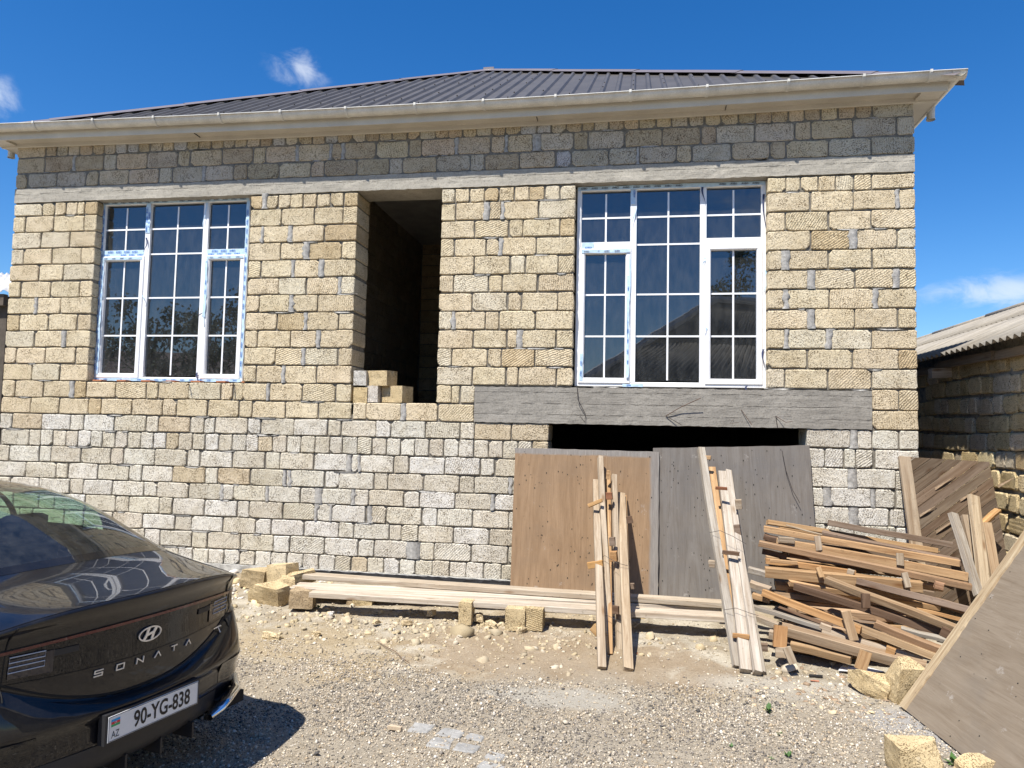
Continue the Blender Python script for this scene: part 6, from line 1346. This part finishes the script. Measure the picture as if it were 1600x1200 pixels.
# small litter
def scrap(px, py, pts, th, m, label, cat, name):
    p = at(px, py, 'z', -.19); zg = ground_h(p.x, p.y); p = at(px, py, 'z', zg); n = len(pts); rd = random.Random(px)
    v = [(x, y, .004+rd.uniform(0, .01)) for x, y in pts]; v += [(x, y, z+th) for x, y, z in v]
    g = MB(); g.add(v, [tuple(range(n))[::-1], tuple(n+i for i in range(n))]+[(i, (i+1) % n, n+(i+1) % n, n+i) for i in range(n)]); o = g.build(name, m); o.location = (p.x, p.y, zg+.003); tag(o, label, cat)
scrap(1340, 1050, [(-.15, -.04), (.05, -.06), (.2, .02), (.12, .10), (-.1, .08)], .004, M_white, 'crumpled white sheet of scrap lying at the foot of the timber pile', 'scrap', 'white_scrap')
scrap(1385, 1062, [(-.06, -.05), (.08, -.03), (.1, .06), (-.02, .08)], .004, M_film, 'pale bluish film scrap lying behind the wedge stone', 'scrap', 'film_scrap')
scrap(1378, 1072, [(-.02, -.1), (.02, -.1), (.04, .12), (0, .13)], .01, M_gap, 'black strip of rubber lying between the two stones', 'scrap', 'rubber_strip')
scrap(1274, 1059, [(-.05, -.01), (.05, -.015), (.055, .01), (-.04, .012)], .008, M_gap, 'thin black scrap on the gravel below the pile', 'scrap', 'rubber_strip')
scrap(1273, 1067, [(-.03, -.01), (.03, -.012), (.03, .012), (-.03, .01)], .006, simple('red_chip', (.45, .2, .12), .8, .2, 10, .3), 'small reddish wood chip just below the black scrap', 'chip', 'wood_chip')
scrap(245, 1147, [(-.03, -.012), (.03, -.012), (.03, .012), (-.03, .012)], .004, M_plaster, 'small flat chip lying in the shade below the car', 'chip', 'chip')
scrap(617, 1143, [(-.045, -.012), (.04, -.016), (.045, .008), (-.03, .014)], .02, simple('chip_tan', (.5, .40, .28), .8, .2, 10, .3), 'small tan stick end beside the paving stones', 'chip', 'wood_chip')
q = MB(); q.tube([at(x, y, 'z', gz(0, -2)+.012) for x, y in ((590, 1003), (602, 1010), (618, 1018), (628, 1028), (640, 1036))], .003, 4); tag(q.build('twig', M_rebar), 'thin dark twig lying in the dust right of centre left', 'twig')
q = MB(); q.tube([at(x, y, 'z', -.19) for x, y in ((1300, 1052), (1315, 1056), (1330, 1061))], .003, 4); tag(q.build('twig', M_rebar), 'thin dark twig lying below the front of the timber pile', 'twig')
# =================================================================== ACROSS THE STREET (seen in the window panes and the car paint)
opp = tag(empty('opposite_house', (11, -21, -.2)), 'house with a grey corrugated roof across the street, seen mirrored in the right window', 'house')
m_ = MB(); m_.box(6.2, 18.5, -25, -17.6, -.4, 3.35); rel(m_.build('wall', M_plaster), opp)
def face(pts, name, parent=None):
    a, b_, c, d = map(Vector, pts); mb = corr_sheet(a, b_, d, c, .22, .03, 2, 6); o = mb.build(name, M_slate, None, True); return o
o = face([(5.8, -17.2, 3.2), (18.9, -17.2, 3.2), (15, -20.24, 6.3), (10.84, -20.24, 6.75)], 'roof'); rel(o, opp); vg = MB(); vg.tube([(5.7, -17.1, 3.25), (10.84, -20.2, 6.85), (15, -20.2, 6.4)], .16, 6); rel(vg.build('verge_board', M_pale), opp)
o = face([(18.9, -25.4, 3.2), (5.8, -25.4, 3.2), (10.84, -20.3, 6.75), (15, -20.3, 6.3)], 'roof_slope'); rel(o, opp)
m_ = MB(); m_.add([(5.8, -17.2, 3.2), (10.84, -20.24, 6.75), (5.8, -25.4, 3.2), (18.9, -17.2, 3.2), (15, -20.24, 6.3), (18.9, -25.4, 3.2)], [(0, 1, 2), (3, 5, 4)]); rel(m_.build('gable_sheet', M_slate), opp)
m_ = MB()
for x in (8, 11.5, 15): m_.box(x, x+1.2, -17.6, -17.52, 1.0, 2.4)
rel(m_.build('window', M_gloss), opp); m_ = MB(); m_.box(14.6, 15.2, -20.6, -20.0, 6.0, 7.3); rel(m_.build('chimney', simple('chimney_brick', (.35, .16, .1), .9, .3, 10, .4)), opp)
fw = MB(); fw.box(-30, 5.6, -15.9, -15.6, -.4, 2.1); fwo = fw.build('street_wall', M_plaster); tag(fwo, 'long plastered yard wall across the street left of the opposite house', 'wall')
h2 = tag(empty('low_house', (-12, -24, -.2)), 'low house with a brown roof behind the trees across the street', 'house')
m_ = MB(); m_.box(-18, -4, -28, -21, -.4, 3.2); rel(m_.build('wall', M_plaster), h2)
m_ = MB(); m_.add([(-18.5, -20.6, 3.1), (-3.5, -20.6, 3.1), (-3.5, -24.5, 5.2), (-18.5, -24.5, 5.2), (-3.5, -28.4, 3.1), (-18.5, -28.4, 3.1)], [(0, 1, 2, 3), (3, 2, 4, 5), (0, 3, 5), (1, 4, 2)]); rel(m_.build('roof', simple('brown_roof', (.14, .09, .075), .8, .2, 5, .3)), h2)
M_bark = simple('bark', (.10, .075, .05), .9, .3, 14, .6); M_fol = None
m, t, b = mat('foliage'); oi = N(t, 'ShaderNodeNewGeometry'); t.links.new(mix(t, oi.outputs['Random Per Island'], (.035, .07, .018), (.09, .14, .04)), b.inputs['Base Color']); b.inputs['Roughness'].default_value = .7; M_fol = m
def tree(x, y, H, rad, label, seed, conic=0):
    rd = random.Random(seed); root = tag(empty('tree', (x, y, -.2)), label, 'tree'); tk = MB(); tk.tube([(0, 0, 0), (rd.uniform(-.1, .1), rd.uniform(-.1, .1), H*.4), (rd.uniform(-.2, .2), rd.uniform(-.2, .2), H*.9)], [.14, .10, .03], 8)
    cen = []
    for i in range(26):
        z = H*rd.uniform(.28, .97); k = (1-(z/H)*.92) if conic else math.sqrt(max(.05, 1-((z/H-.62)/.42)**2)); a = rd.uniform(0, 6.28); r = rad*k*rd.uniform(.35, 1); c = Vector((math.cos(a)*r, math.sin(a)*r, z)); cen.append((c, rd.uniform(.35, .7)*(.5 if conic else 1)))
        tk.tube([(0, 0, z*.75), tuple(c*.6+Vector((0, 0, z*.3))), tuple(c)], [.045, .03, .012], 5)
    tk.build('trunk', M_bark, root, True); lf = MB(); r2 = np.random.default_rng(seed)
    for c, s in cen:
        for _ in range(150):
            p = c+Vector(r2.normal(0, s*.5, 3)); a = Vector(r2.normal(0, 1, 3)).normalized()*.09; b_ = a.cross(Vector(r2.normal(0, 1, 3))).normalized()*.05; lf.add([p-a, p+b_, p+a, p-b_], [(0, 1, 2, 3)])
    tag(lf.build('crown', M_fol, root), kind='stuff')
tree(-6.2, -17.5, 7.6, 1.6, 'tall leafy tree across the street, mirrored at the right of the left window', 21); tree(-8.6, -18.2, 6.2, 1.9, 'broad leafy tree across the street behind the long yard wall', 22); tree(-11.2, -17.8, 6.6, 2.0, 'leafy tree furthest left across the street', 23)
tree(12.2, -27.5, 10.5, 1.6, 'dark tree rising behind the roof of the opposite house', 27); tree(3.4, -19, 5.4, .9, 'narrow conifer across the street left of the opposite house', 24, 1); tree(4.9, -20, 4.6, .8, 'smaller conifer beside the opposite house', 25, 1); tree(-2.5, -19, 5.0, 1.5, 'round tree across the street between conifer and broad tree', 26)
